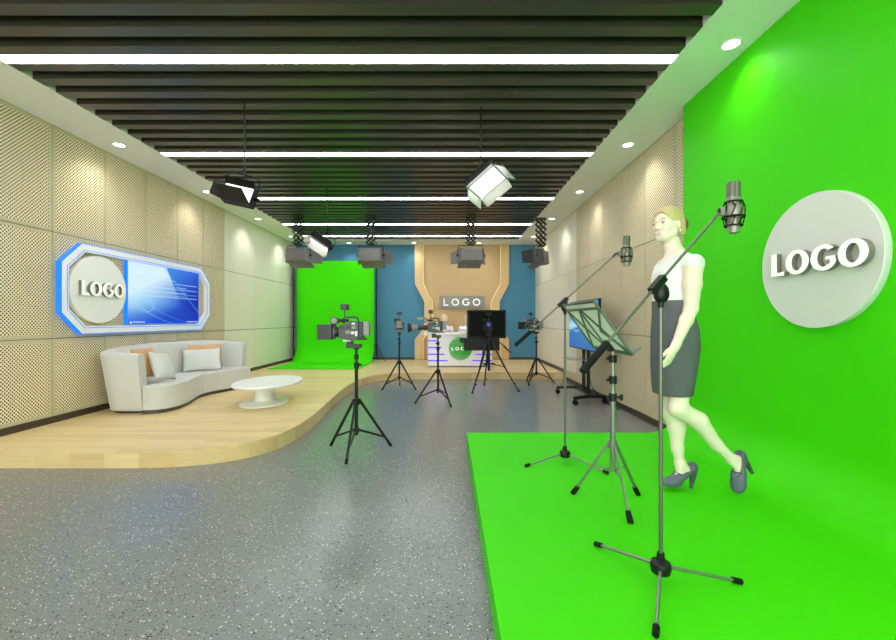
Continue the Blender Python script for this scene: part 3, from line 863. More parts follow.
def video_camera(label, x, y, rot, tele=False, dark=False, z0=1.004, white=True, foam=False):
    t = thing('video_camera', label, 'camera', (x, y, z0), math.radians(rot), 'professional video cameras on tripods', local=True)
    o = 1.004
    g, d, l = ('cam_grey', 'cam_dark', 'cam_light') if not dark else ('black_plastic', 'black_plastic', 'black_plastic')
    def Z(z): return z-o
    # body: stepped side profile extruded across
    pr = [(0.150, 1.034), (0.06, 1.018), (-0.028, 1.018), (-0.028, 1.190), (0.035, 1.190), (0.075, 1.172), (0.150, 1.150)]
    mb = MB()
    for s in (1,):
        A = [(px_, -0.055, Z(pz)) for px_, pz in pr]; B = [(px_, 0.055, Z(pz)) for px_, pz in pr]; k = len(pr)
        mb.add(A+B, [tuple(range(k-1, -1, -1)), tuple(range(k, 2*k))]+[(i, (i+1) % k, k+(i+1) % k, k+i) for i in range(k)])
    body = mb.build('body', g, t, bevel=0.005, smooth=False)
    # side controls and labels
    for (a, b, c_, e, m_) in ((0.028, -0.005, 1.120, 1.150, l), (0.085, 0.045, 1.075, 1.105, l), (0.035, 0.008, 1.072, 1.098, 'cam_white'), (0.0, -0.022, 1.055, 1.100, 'cam_white'),
                              (0.03, 0.0, 1.160, 1.175, 'cam_white'), (0.135, 0.10, 1.12, 1.14, d), (0.075, 0.045, 1.125, 1.150, d)):
        if dark: m_ = 'black_plastic'
        for s in (1, -1):
            MB().box(a, b, s*0.0545, s*0.0595, Z(c_), Z(e)).build('control_panel', m_, body, origin=(0,0,0), smooth=False)
    MB().box(-0.028, -0.070, -0.05, 0.05, Z(1.040), Z(1.185)).build('rear_module', d, t, bevel=0.004)
    bt = MB().box(-0.068, -0.124, -0.045, 0.045, Z(1.060), Z(1.186))
    bt.build('battery', l, t, bevel=0.006)
    MB().box(0.07, -0.095, -0.03, 0.03, Z(1.018), Z(1.036)).build('shoulder_pad', d, t, bevel=0.004)
    if white: MB().box(0.115, 0.045, -0.03, 0.03, Z(1.004), Z(1.03)).build('mounting_wedge', 'cam_white', t, bevel=0.003)
    else: MB().box(0.09, 0.02, -0.03, 0.03, Z(1.004), Z(1.03)).build('mounting_wedge', d, t, bevel=0.003)
    MB().tube([(0.115,0,Z(1.165)), (0.115,0,Z(1.215)), (0.105,0,Z(1.226)), (0.0,0,Z(1.226)), (-0.012,0,Z(1.215)), (-0.018,0,Z(1.185))], 0.0095, 8).build('top_handle', g, t)
    # viewfinder
    vf = MB().cyl((0.178,-0.02,Z(1.195)), (0.178,0.10,Z(1.195)), 0.024, 0.036, 20).build('eyepiece', d, t)
    MB().cyl((0.178,0.099,Z(1.195)), (0.178,0.103,Z(1.195)), 0.027, n=20).build('eyecup', 'rubber' if dark else l, vf, origin=(0,0,0))
    MB().cyl((0.178,0.0,Z(1.195)), (0.07,0.0,Z(1.195)), 0.014, n=12).build('viewfinder_arm', d, t)
    MB().cyl((0.108,0,Z(1.22)), (0.108,0,Z(1.292)), 0.005, n=8).build('lamp_post', d, t)
    lamp = MB().box(0.135, 0.075, -0.045, 0.045, Z(1.29), Z(1.343)).build('camera_lamp', d, t, bevel=0.004)
    if tele:
        MB().cyl((0.15,0,Z(1.09)), (0.205,0,Z(1.09)), 0.036, n=24).cyl((0.205,0,Z(1.09)), (0.30,0,Z(1.09)), 0.030, 0.032, 24).build('lens_barrel', d, t)
        MB().cyl((0.29,0,Z(1.09)), (0.375,0,Z(1.09)), 0.046, n=24).build('zoom_ring', l, t)
        MB().cyl((0.375,0,Z(1.09)), (0.43,0,Z(1.09)), 0.048, 0.078, 24).build('lens_hood', d, t)
        MB().cyl((0.428,0,Z(1.09)), (0.432,0,Z(1.09)), 0.07, n=24).build('lens_glass', 'glass_dark', t)
    else:
        MB().cyl((0.148,0,Z(1.09)), (0.172,0,Z(1.09)), 0.026, n=24).cyl((0.168,0,Z(1.09)), (0.215,0,Z(1.09)), 0.046, 0.055, 24).build('lens_barrel', d, t)
        MB().torus((0.196,0,Z(1.09)), (1,0,0), 0.052, 0.006, 24, 6).build('focus_ring', l, t)
        q = MB()
        for s in (1, -1):
            q.box(0.205, 0.335, s*0.072, s*0.078, Z(1.025), Z(1.160))
            q.box(0.205, 0.335, -0.075, 0.075, Z(1.0925+s*0.065), Z(1.0925+s*0.069))
        q.box(0.204, 0.21, -0.075, 0.075, Z(1.025), Z(1.160))
        q.build('matte_box', d, t, bevel=0.002)
        MB().cyl((0.20,0,Z(1.09)), (0.214,0,Z(1.09)), 0.05, n=24).build('lens_glass', 'glass_dark', t)
    if foam:
        MB().cyl((0.30,0.02,Z(1.218)), (0.175,0.02,Z(1.218)), 0.021, n=16).build('foam_microphone', 'beige_foam', t, bevel=0.004)
    return t
video_camera('grey video camera with square matte box, largest and nearest, aimed at the sofa', -0.837, 3.755, 180)
video_camera('small video camera farthest left, aimed away at the news desk', -0.853, 7.20, 96)
video_camera('video camera with long flared lens and foam microphone, before the news desk', -0.1436, 5.92, 180, tele=True, foam=True)
video_camera('video camera at right before the blue wall, aimed left at the desk', 1.674, 7.79, 148)
vc = video_camera('black video camera behind the teleprompter, its back to the viewer', 0.69, 6.90, 90, dark=True, z0=0.987, white=False)
MB().box(-0.125, -0.129, -0.005, 0.045, 0.115, 0.165).build('viewfinder_screen', 'viewfinder', vc, origin=(0,0,0), smooth=False)

# teleprompter on its tripod
TX, TY = 0.70, 7.04
tp = thing('prompter_tripod', 'sturdy black three-legged tripod under the teleprompter, spread wide', 'tripod', (TX, TY, 0))
apex = P(489.5, 341, TY)
mb = MB().cyl((TX, TY, 0.33), (TX, TY, 0.925), 0.021); mb.build('column', 'tripod_black', tp)
MB().cyl((TX, TY, 0.80), (TX, TY, 0.90), 0.05, 0.035).build('crown', 'tripod_black', tp)
MB().box(TX-0.05, TX+0.05, TY-0.06, TY+0.06, 0.93, 0.984).build('fluid_head', 'tripod_black', tp, bevel=0.006)
for (fx, fy) in ((0.399, 6.72), (1.18, 6.87), (0.666, 7.54)):
    d = Vector((fx-TX, fy-TY, 0)).normalized()
    lg = MB().bar((TX+d.x*0.04, TY+d.y*0.04, 0.85), (TX+(fx-TX)*.55, TY+(fy-TY)*.55, 0.395), 0.034, 0.024).bar((TX+(fx-TX)*.5, TY+(fy-TY)*.5, 0.435), (fx, fy, 0.02), 0.020, 0.020).build('leg', 'tripod_black', tp)
    MB().cyl((fx, fy, 0.03), (fx, fy, 0.001), 0.016, 0.02, 10).build('rubber_foot', 'rubber', lg)
    MB().box(TX+(fx-TX)*.84-0.014, TX+(fx-TX)*.84+0.03, TY+(fy-TY)*.84-0.012, TY+(fy-TY)*.84+0.012, 0.125, 0.15).build('leg_lock', 'tripod_black', lg)
    MB().bar((TX, TY, 0.455), (TX+(fx-TX)*.5, TY+(fy-TY)*.5, 0.415), 0.014, 0.012).build('spreader_arm', 'tripod_black', tp)
MB().box(TX-0.10, TX+0.10, TY-0.05, TY+0.05, 0.44, 0.46).build('spreader_plate', 'tripod_black', tp, bevel=0.004)
h0, h1 = Vector(P(497, 339.5, 7.0)), Vector(P(511, 352.8, 6.72))
MB().tube([h0+Vector((-.1,0,.02)), h0, h0+(h1-h0)*0.55], 0.008).cyl(h0+(h1-h0)*0.5, h1, 0.014, 0.012).build('pan_handle', 'tripod_black', tp)

te = thing('teleprompter', 'big black teleprompter hood and monitor standing in front of the news desk', 'teleprompter', (0.65, 7.45, 0.87))
xa_, z1_ = P(468, 310, 7.25)[0], P(468, 310, 7.25)[2]; xb2, z0_ = P(506, 338.4, 7.25)[0], P(506, 338.4, 7.25)[2]
q = MB()
q.box(xa_, xa_+0.03, 7.25, 7.75, z0_, z1_).box(xb2-0.03, xb2, 7.25, 7.75, z0_, z1_).box(xa_, xb2, 7.25, 7.75, z1_-0.03, z1_).box(xa_, xb2, 7.25, 7.75, z0_, z0_+0.03)
q.build('hood', 'black_plastic', te, bevel=0.003)
MB().box(xa_+0.03, xb2-0.03, 7.30, 7.31, z0_+0.03, z1_-0.03).build('glass_panel', 'black_matte', te, smooth=False)
xc_, xd_ = P(464, 344, 7.25)[0], P(499.5, 344, 7.25)[0]
MB().box(xc_, xd_, 7.25, 7.62, P(0, 350.6, 7.25)[2], z0_-0.001).build('lower_monitor', 'black_plastic', te, bevel=0.005)
k_ = P(462, 340.5, 7.25)
MB().box(k_[0]-0.035, k_[0]+0.04, 7.28, 7.36, k_[2]-0.045, k_[2]+0.045).build('clamp_knob', 'black_metal', te, bevel=0.006)
MB().box(0.64, 0.74, 7.102, 7.45, 0.95, 0.972).build('mounting_rail', 'black_metal', te)
MB().cyl((P(482.5,0,7.3)[0], 7.3, 0.61), (P(482.5,0,7.3)[0], 7.3, 0.69), 0.009).build('hanging_pin', 'black_metal', te)

# ================================================================== TELEVISION ON CART
cx_t, cy_t = 2.10, 6.22
tc_ = thing('television_cart', 'black rolling television stand with twin posts on castors by right wall', 'tv stand', (cx_t, cy_t, 0))
for (ya, yb2) in ((6.12, 6.12), (6.33, 6.33)):
    MB().cyl((2.09, ya, 0.12), (2.09, ya, 1.40), 0.025).build('post', 'black_metal', tc_)
for (p0, p1) in (((1.77, 5.78), (2.27, 5.90)), ((1.77, 6.70), (2.27, 6.60))):
    pts = [(p0[0]+(p1[0]-p0[0])*i/8, p0[1]+(p1[1]-p0[1])*i/8, 0.10+0.02*math.sin(PI*i/8)) for i in range(9)]
    rings = []
    for (x, y, z) in pts: rings.append([Vector((x, y-0.035, z-0.022)), Vector((x, y+0.035, z-0.022)), Vector((x, y+0.035, z+0.022)), Vector((x, y-0.035, z+0.022))])
    ft = MB().loft(rings).build('foot_bar', 'black_metal', tc_, bevel=0.004)
    for (x, y) in ((p0[0]+0.02, p0[1]), (p1[0]-0.02, p1[1])):
        MB().cyl((x, y-0.026, 0.037), (x, y+0.026, 0.037), 0.036, n=20).box(x-0.018, x+0.018, y-0.018, y+0.018, 0.05, 0.09).build('castor', 'rubber', ft)
MB().box(2.05, 2.13, 5.83, 6.66, 0.10, 0.125).build('cross_bar', 'black_metal', tc_, bevel=0.004)
MB().box(1.80, 2.12, 6.02, 6.44, 0.608, 0.618).build('shelf', 'glass_shelf', tc_, smooth=False)
MB().box(2.055, 2.075, 6.02, 6.43, 1.0, 1.25).build('mounting_plate', 'black_metal', tc_, smooth=False)
MB().tube([(2.09, 6.2, 0.5), (2.14, 6.1, 0.2), (2.2, 5.98, 0.10), (2.26, 5.8, 0.012), (2.29, 5.5, 0.008)], 0.006).build('power_cable', 'rubber', tc_)
tv = thing('television', 'flat television with a blue and white wave picture, behind the music stand', 'television', (2.04, 6.16, 0.75))
MB().box(2.015, 2.053, 5.50, 6.83, 0.755, 1.492).build('casing', 'black_plastic', tv, bevel=0.004)
def pic2(u, v):
    c = mixc((2, 108, 176), (16, 146, 208), v)
    c = mixc(c, (2, 84, 158), max(0, 0.5-v)*0.9*(1-u))
    wave = 0.30+0.16*math.sin(2.6*u+0.4); w2 = 0.52+0.10*math.cos(3.0*u+0.6)
    if wave < v < w2: c = mixc(c, (214, 236, 246), 0.9*(1-abs((v-wave)/(w2-wave)*2-1)*0.35))
    d = abs(math.hypot((u-0.28)*1.2, (v-0.56)*1.0)-0.2)
    if d < 0.012: c = mixc(c, (180, 225, 245), 0.7)
    if 0.0 < v-w2 < 0.14 and u < 0.62: c = mixc(c, (120, 200, 235), 0.5)
    return c
vs, fs, cols = screen_grid(pic2, 100, 60, lambda u, v: (2.0145, 6.815-u*1.30, 0.772+v*0.705))
color_obj('picture', vs, fs, cols, 'tv_pic', tv)

# ================================================================== MICROPHONE STANDS
def mic_stand(label, cx_, cy_, a0, clutch_z, tail, tip, group):
    t = thing('microphone_stand', label, 'microphone stand', (cx_, cy_, ZP), 0, group)
    MB().cyl((cx_, cy_, ZP+0.085), (cx_, cy_, clutch_z-0.01), 0.0078, n=16).build('pole', 'chrome', t)
    MB().lathe([(0.012, 0.04), (0.036, 0.052), (0.040, 0.075), (0.036, 0.092), (0.016, 0.10), (0.014, 0.13)], (cx_, cy_, ZP), n=24).build('hub', 'tripod_black', t)
    for k in range(3):
        a = math.radians(a0+120*k); c, s = math.cos(a), math.sin(a)
        lg = MB().cyl((cx_+0.03*c, cy_+0.03*s, ZP+0.072), (cx_+0.305*c, cy_+0.305*s, ZP+0.016), 0.0068, n=12).build('leg', 'steel', t)
        MB().cyl((cx_+0.288*c, cy_+0.288*s, ZP+0.020), (cx_+0.325*c, cy_+0.325*s, ZP+0.012), 0.0115, n=12).build('rubber_foot', 'rubber', lg)
    C_ = Vector((cx_, cy_, clutch_z))
    tail, tip = Vector(tail), Vector(tip)
    d = (tip-tail).normalized()
    c2 = tail+d*((C_-tail).dot(d))
    MB().ellipsoid(C_+Vector((0.002, 0.0, -0.018)), (0.031, 0.026, 0.042)).cyl(C_+Vector((0, 0, -0.075)), C_+Vector((0, 0, -0.03)), 0.012).bar(c2-d*0.045, c2+d*0.045, 0.03, 0.03).build('clutch', 'tripod_black', t, bevel=0.003)
    MB().cyl(tail+d*0.10, tip, 0.0058, n=14).build('boom', 'chrome', t)
    MB().cyl(tail, tail+d*0.16, 0.0145, n=16).build('counterweight', 'rubber', t, bevel=0.004)
    return t, d
def microphone(label, c, joint, group):
    """c centre of the body"""
    t = thing('studio_microphone', label, 'microphone', c, 0, group)
    c = Vector(c); X = Vector((1,0,0))
    def rr_(w, d, z, n=24):
        out = []
        for i in range(n):
            a = 2*PI*i/n; ca, sa = math.cos(a), math.sin(a); e = 0.5
            out.append(c+Vector((w*abs(ca)**e*(1 if ca > 0 else -1), d*abs(sa)**e*(1 if sa > 0 else -1), z)))
        return out
    MB().loft([rr_(0.0235, 0.018, 0.048), rr_(0.0245, 0.02, 0.055), rr_(0.0245, 0.02, 0.112), rr_(0.021, 0.016, 0.119)]).build('grille', 'mic_grille', t)
    MB().box(c.x-0.003, c.x+0.003, c.y-0.0215, c.y+0.0215, c.z+0.048, c.z+0.119).build('grille_rib', 'mic_body', t)
    MB().loft([rr_(0.026, 0.022, 0.036), rr_(0.026, 0.022, 0.05)]).build('collar', 'mic_body', t)
    MB().lathe([(0.012, -0.108), (0.022, -0.104), (0.0235, -0.09), (0.0235, 0.036)], c, n=24).build('body', 'mic_body', t)
    MB().torus(c+Vector((0,0,0.030)), (0,0,1), 0.033, 0.0035).build('suspension_ring', 'rubber', t)
    MB().torus(c+Vector((0,0,-0.036)), (0,0,1), 0.041, 0.0042).build('suspension_ring', 'rubber', t)
    MB().torus(c+Vector((0,0,-0.074)), (0,0,1), 0.033, 0.0035).build('suspension_ring', 'rubber', t)
    MB().lathe([(0.028, -0.036), (0.036, -0.032), (0.038, -0.02), (0.038, 0.0), (0.030, 0.016), (0.026, 0.018)], c, n=12).build('cradle', 'mic_body', t)
    for k in range(8):
        a0 = 2*PI*k/8; a1 = a0+0.36
        p = lambda a, r, z: c+Vector((r*math.cos(a), r*math.sin(a), z))
        MB().tube([p(a0, 0.033, 0.030), p(a1, 0.043, 0.006), p(a0, 0.041, -0.036)], 0.0024, 6).tube([p(a0, 0.033, -0.074), p(a1, 0.041, -0.036)], 0.0024, 6).build('elastic_cord', 'rubber', t)
    j = Vector(joint)
    s = -1 if j.x < c.x else 1
    a = c+Vector((s*0.042, 0, -0.012))
    MB().box(min(a.x, a.x+s*0.022), max(a.x, a.x+s*0.022), a.y-0.012, a.y+0.012, a.z-0.018, a.z+0.018).build('swivel_mount', 'mic_body', t, bevel=0.003)
    m_ = Vector((a.x+s*0.02, a.y, a.z))
    top = (m_+j)/2+Vector((0, 0, 0.012))
    MB().tube([m_, top, j], 0.007, 8).build('swivel_arm', 'tripod_black', t)
    return t
MG = 'microphone stands on the green platform'
st1, d1 = mic_stand('tall boom microphone stand nearest the viewer, in front of the woman', 0.855, 1.652, 0, 1.325, P(582, 372, 1.50), P(718.5, 213.5, 1.79), MG)
microphone('large condenser microphone in shock mount, upper right against the green wall', Vector(P(733.5, 209, 1.80)), Vector(P(719, 213, 1.79)), 'studio microphones on booms')
st2, d2 = mic_stand('thin boom microphone stand farther back, left of the music stand', 0.868, 3.05, 76, 1.315, P(515, 345.5, 3.05), P(612, 257.5, 3.05), MG)
microphone('smaller distant condenser microphone before the right wall panels', Vector(P(626.5, 252, 3.05)), Vector(P(613, 257, 3.05)), 'studio microphones on booms')

# ================================================================== MUSIC STAND
MX, MY = 0.958, 2.388
ms = thing('music_stand', 'folding grey music stand with tilted desk, between the microphone stands', 'music stand', (MX, MY, ZP))
MB().cyl((MX, MY, 0.325), (MX, MY, 0.80), 0.0155).cyl((MX, MY, 0.78), (MX, MY, 1.035), 0.0115).build('column', 'steel', ms)
for (zz) in (0.975, 0.853, 0.752):
    MB().cyl((MX, MY, zz-0.022), (MX, MY, zz+0.022), 0.022).cyl((MX-0.035, MY, zz), (MX, MY, zz), 0.010).build('height_clamp', 'tripod_black', ms)
MB().cyl((MX, MY, 0.752), (MX+0.05, MY-0.01, 0.752), 0.007).cyl((MX+0.045, MY-0.01, 0.735), (MX+0.045, MY-0.01, 0.769), 0.010).build('knob', 'tripod_black', ms)
MB().cyl((MX, MY, 0.455), (MX, MY, 0.50), 0.026).build('leg_collar', 'steel', ms)
MB().cyl((MX, MY, 0.325), (MX, MY, 0.345), 0.022).build('brace_collar', 'steel', ms)
for (fx, fy) in ((0.763, 2.516), (1.157, 2.503), (0.954, 2.146)):
    lg = MB().bar((MX+(fx-MX)*.1, MY+(fy-MY)*.1, 0.485), (MX+(fx-MX)*.93, MY+(fy-MY)*.93, ZP+0.03), 0.011, 0.016).build('leg', 'steel', ms, bevel=0.002)
    MB().cyl((MX+(fx-MX)*.86, MY+(fy-MY)*.86, ZP+0.052), (MX+(fx-MX), MY+(fy-MY), ZP+0.003), 0.014, 0.016, 12).build('rubber_foot', 'rubber', lg)
    MB().bar((MX+(fx-MX)*.08, MY+(fy-MY)*.08, 0.335), (MX+(fx-MX)*.5, MY+(fy-MY)*.5, 0.325), 0.009, 0.005).build('brace', 'steel', ms)
BLo, TOp = Vector((0.962, 0, 1.025)), Vector((0.765, 0, 1.30))
def dkp(u, v, w=0.0):
    """u 0 = far end, 1 = near end; v up the desk; w out of the back (towards -x)"""
    p = BLo.lerp(TOp, v); nrm = Vector((-(TOp.z-BLo.z), 0, (TOp.x-BLo.x))).normalized()
    y = 2.72+(2.144-2.72)*u
    return Vector((p.x, y, p.z))+nrm*w
mb = MB()
def slab(mb, c4, t0, t1):
    A = [dkp(u, v, t0) for u, v in c4]; B = [dkp(u, v, t1) for u, v in c4]
    mb.add(A+B, [(0,1,2,3), (7,6,5,4)]+[(i, 4+i, 4+(i+1) % 4, (i+1) % 4) for i in range(4)])
slab(mb, [(0,0), (1,0), (1,1), (0,1)], -0.002, 0.0)
mb.build('desk_plate', 'stand_back', ms, smooth=False)
def rib(p, q, w=0.016, nm='rib', m='stand_rib', h=0.008):
    a, b = dkp(*p, 0.004), dkp(*q, 0.004); nrm = (dkp(0,0,1)-dkp(0,0,0))
    MB().bar(a, b, h, w, up=(b-a).cross(nrm)).build(nm, m, ms, smooth=False)
for p, q, w in (((0,0),(1,0),.02), ((0,1),(1,1),.014), ((0,0),(0,1),.012), ((1,0),(1,1),.018), ((0,0.87),(1,0.87),.014)):
    rib(p, q, w, 'edge_frame')
for p, q in (((0.42,0.86),(0.02,0.02)), ((0.42,0.86),(0.47,0.02)), ((0.46,0.86),(0.93,0.02)), ((0.02,0.84),(0.45,0.04)), ((0.98,0.86),(0.62,0.42)), ((0.62,0.42),(0.98,0.04))):
    rib(p, q, 0.010)
mb = MB(); A = dkp(0, 0, 0); B = dkp(1, 0, 0)
mb.add([A, B, B+Vector((0.05,0,0.03)), A+Vector((0.05,0,0.03)), A+Vector((0,0,-0.004)), B+Vector((0,0,-0.004)), B+Vector((0.05,0,0.026)), A+Vector((0.05,0,0.026))], [(0,1,2,3),(7,6,5,4),(0,4,5,1),(1,5,6,2),(2,6,7,3),(3,7,4,0)])
mb.build('sheet_ledge', 'stand_rib', ms, smooth=False)
MB().box(MX-0.03, MX+0.015, MY-0.03, MY+0.03, 1.02, 1.06).build('tilt_joint', 'tripod_black', ms)

# ================================================================== STUDIO LIGHTS
def studio_light(label, c, a, n, L=0.40, H=0.27, D=0.13, flaps=((0.15, 35), (0.15, 35), (0.12, 35), (0.12, 35)), yoke_up=None, rod=None, face='lamp_face', housing='light_housing', flapm=('light_housing',)*4, group=None, yoke=0.16, watts=0):
    t = thing('studio_light', label, 'studio light', c, 0, group)
    c = Vector(c); a = Vector(a).normalized(); n = Vector(n); n = (n-a*n.dot(a)).normalized(); b = n.cross(a)
    if b.z > 0: b = -b                 # b points down the face
    T = lambda u, v, w: c+a*u+b*v+n*w
    # housing: tapers towards the back
    ring = lambda s, w: [T(-L/2*s, -H/2*s, w), T(L/2*s, -H/2*s, w), T(L/2*s, H/2*s, w), T(-L/2*s, H/2*s, w)]
    MB().loft([ring(0.86, -D), ring(1.0, -D*0.75), ring(1.0, 0.0)]).build('housing', housing, t, smooth=False, bevel=0.004)
    for k in range(3):
        z = -D*0.3-k*0.028
        MB().loft([ring(1.012, z-0.004), ring(1.012, z)]).build('cooling_rib', housing, t, smooth=False)
    MB().add([T(-L/2*.93, -H/2*.93, 0.003), T(L/2*.93, -H/2*.93, 0.003), T(L/2*.93, H/2*.93, 0.003), T(-L/2*.93, H/2*.93, 0.003)], [(0,1,2,3)]).build('lamp_panel', face, t, smooth=False)
    # barn doors : bottom(+b) top(-b) right(+a) left(-a)
    for k, (len_, ang) in enumerate(flaps):
        ang = math.radians(ang); dirs = (b, -b, a, -a)[k]; along = a if k < 2 else b
        hw = (L if k < 2 else H)/2; off = (H if k < 2 else L)/2
        d = n*math.cos(ang)+dirs*math.sin(ang)
        h = c+dirs*off
        fl_ = len_*(0.15 if k < 2 else 0.2)
        p = [h-along*hw, h+along*hw, h+along*(hw-fl_*0.4)+d*len_, h-along*(hw-fl_*0.4)+d*len_]
        th = d.cross(along).normalized()*0.0025
        MB().add([q+th for q in p]+[q-th for q in p], [(0,1,2,3),(7,6,5,4),(0,4,5,1),(1,5,6,2),(2,6,7,3),(3,7,4,0)]).build('barn_door', flapm[k], t, smooth=False)
    if yoke:
        up = Vector(yoke_up) if yoke_up else Vector((0,0,1))
        e0, e1 = T(-L/2-0.015, 0, -D*0.45), T(L/2+0.015, 0, -D*0.45)
        au = (up-a*up.dot(a)).normalized()
        pts = [e0, e0+au*(yoke*0.8), e0+au*yoke+a*0.03, e1+au*yoke-a*0.03, e1+au*(yoke*0.8), e1]
        MB().tube(pts, 0.007, 8).build('yoke', 'light_dark', t)
        for e, s in ((e0, -1), (e1, 1)):
            MB().cyl(e-a*s*0.012, e+a*s*0.03, 0.018, n=14).build('tilt_knob', 'light_dark', t)
        if rod:
            m_ = (pts[2]+pts[3])/2
            MB().cyl((m_.x, m_.y, m_.z-0.005), (m_.x, m_.y, ZC), 0.0075, n=10).cyl((m_.x, m_.y, m_.z-0.01), (m_.x, m_.y, m_.z+0.06), 0.011, n=10).build('drop_rod', 'light_dark', t)
    if watts:
        Ld = bpy.data.lights.new('lamp', 'AREA'); Ld.shape = 'RECTANGLE'; Ld.size = L*.9; Ld.size_y = H*.9; Ld.energy = watts
        lo = bpy.data.objects.new('lamp', Ld); COL.objects.link(lo); lo.parent = t
        lo.matrix_world = Matrix.Identity(4)
        zz = -n; xx = a; yy = zz.cross(xx)
        Rm = Matrix((xx, yy, zz)).transposed().to_4x4(); Rm.translation = n*0.006
        lo.matrix_local = Rm
    return t
def dirn(yaw, pitch):
    y, p = math.radians(yaw), math.radians(pitch)
    return Vector((math.sin(y)*math.cos(p), math.cos(y)*math.cos(p), -math.sin(p)))
def hor(yaw):
    y = math.radians(yaw); return Vector((math.cos(y), -math.sin(y), 0))
# the three rod-hung ones
HG = 'studio lights hung on rods'
# L2: bright face towards the viewer, rolled
studio_light('hanging studio light nearest the room centre, bright white face tilted toward viewer', P(487.2, 182.7, 3.85), (0.74, -0.39, 0.55), (0.096, -0.119, -0.213), L=0.31, H=0.25, D=0.10,
             flaps=((0.10, 28), (0.08, 60), (0.11, 35), (0.11, 28)), rod=True, yoke=0.10, yoke_up=(-0.3, 0.3, 0.8), face='lamp_face', housing='light_dark', flapm=('flap_pale',)*4, group=HG, watts=1.5)
studio_light('dark hanging studio light at left with open black flaps, wire yoke above', P(237.5, 193.5, 3.75), (0.975, 0.0, -0.22), (-0.35, -0.86, 0.30), L=0.28, H=0.16, D=0.10,
             flaps=((0.19, -16), (0.07, 40), (0.07, 30), (0.09, 60)), rod=True, yoke=0.20, face='lamp_face_dim', housing='light_dark', flapm=('light_dark',)*4, group=HG, watts=0)
studio_light('small hanging studio light with pale flaps above the green backdrop', P(319, 244.2, 6.2), (0.83, 0, -0.56), (-0.50, -0.42, -0.75), L=0.33, H=0.18, D=0.12,
             flaps=((0.09, 15), (0.07, 45), (0.09, 30), (0.09, 30)), rod=True, yoke=0.15, yoke_up=(0.3, 0.2, 0.8), face='lamp_face', housing='light_dark', flapm=('flap_pale',)*4, group=HG, watts=1)
# the four on scissor hangers
SG = 'grey studio lights on scissor hangers'
SL_ = [(-2.86, 8.0, 2.43, 12, 'grey studio light on scissor hanger at far left, over the green backdrop edge'),
       (-1.47, 8.0, 2.43, 8, 'grey studio light on scissor hanger left of the gold panel, before blue wall'),
       (0.425, 8.0, 2.43, -8, 'grey studio light on scissor hanger in front of the gold panel'),
       (1.765, 8.2, 2.44, -62, 'dark studio light on scissor hanger at right, turned left, before right wall')]
HL = ['black scissor hanger at far left under the soffit, holding a grey studio light', 'black scissor hanger left of the gold panel, against the ceiling battens',
      'black scissor hanger in front of the gold panel, against the ceiling battens', 'black scissor hanger at right below the pale soffit']
for i, (x, y, z, yaw, lb) in enumerate(SL_):
    n = dirn(yaw, 5)
    studio_light(lb, (x, y, z), hor(yaw), n, L=0.47, H=0.27, D=0.20, flaps=((0.16, 22), (0.12, 6), (0.22, 32), (0.22, 32)), yoke=0.195, face='lamp_face_dim',
                 housing='light_housing' if i < 3 else 'cam_grey', flapm=(('light_housing' if i < 3 else 'cam_dark'),)*4, group=SG, watts=0)
    t = thing('scissor_hanger', HL[i], 'light hanger', (x, y, ZC), 0, 'scissor hangers under the ceiling')
    zb = z+0.245
    ztop = ZC
    bc = Vector((x, y, 0))-n*0.09; bc = Vector((bc.x, bc.y, 0))
    hn, hwid = 5, 0.095
    hh = (ztop-0.02-zb)/hn
    for s in (-1, 1):
        m_ = MB()
        yy = bc.y+s*0.035
        for k in range(hn):
            z0_, z1_ = zb+k*hh, zb+(k+1)*hh
            for c0 in (-0.045, 0.045):
                m_.bar((bc.x+c0-hwid/1.6, yy, z0_), (bc.x+c0+hwid/1.6, yy, z1_), 0.012, 0.018)
                m_.bar((bc.x+c0+hwid/1.6, yy+0.01, z0_), (bc.x+c0-hwid/1.6, yy+0.01, z1_), 0.012, 0.018)
        m_.build('scissor_arm', 'light_dark', t, smooth=False)
    m_ = MB()
    for k in range(hn+1):
        m_.cyl((bc.x, bc.y-0.045, zb+k*hh), (bc.x, bc.y+0.045, zb+k*hh), 0.008, n=8)
    m_.build('pivot_pins', 'light_dark', t)
    MB().box(bc.x-0.09, bc.x+0.09, bc.y-0.06, bc.y+0.06, ZC-0.02, ZC-0.001).build('ceiling_bracket', 'light_dark', t)
    MB().box(bc.x-0.07, bc.x+0.07, bc.y-0.045, bc.y+0.045, zb-0.03, zb).build('lower_bracket', 'light_dark', t)

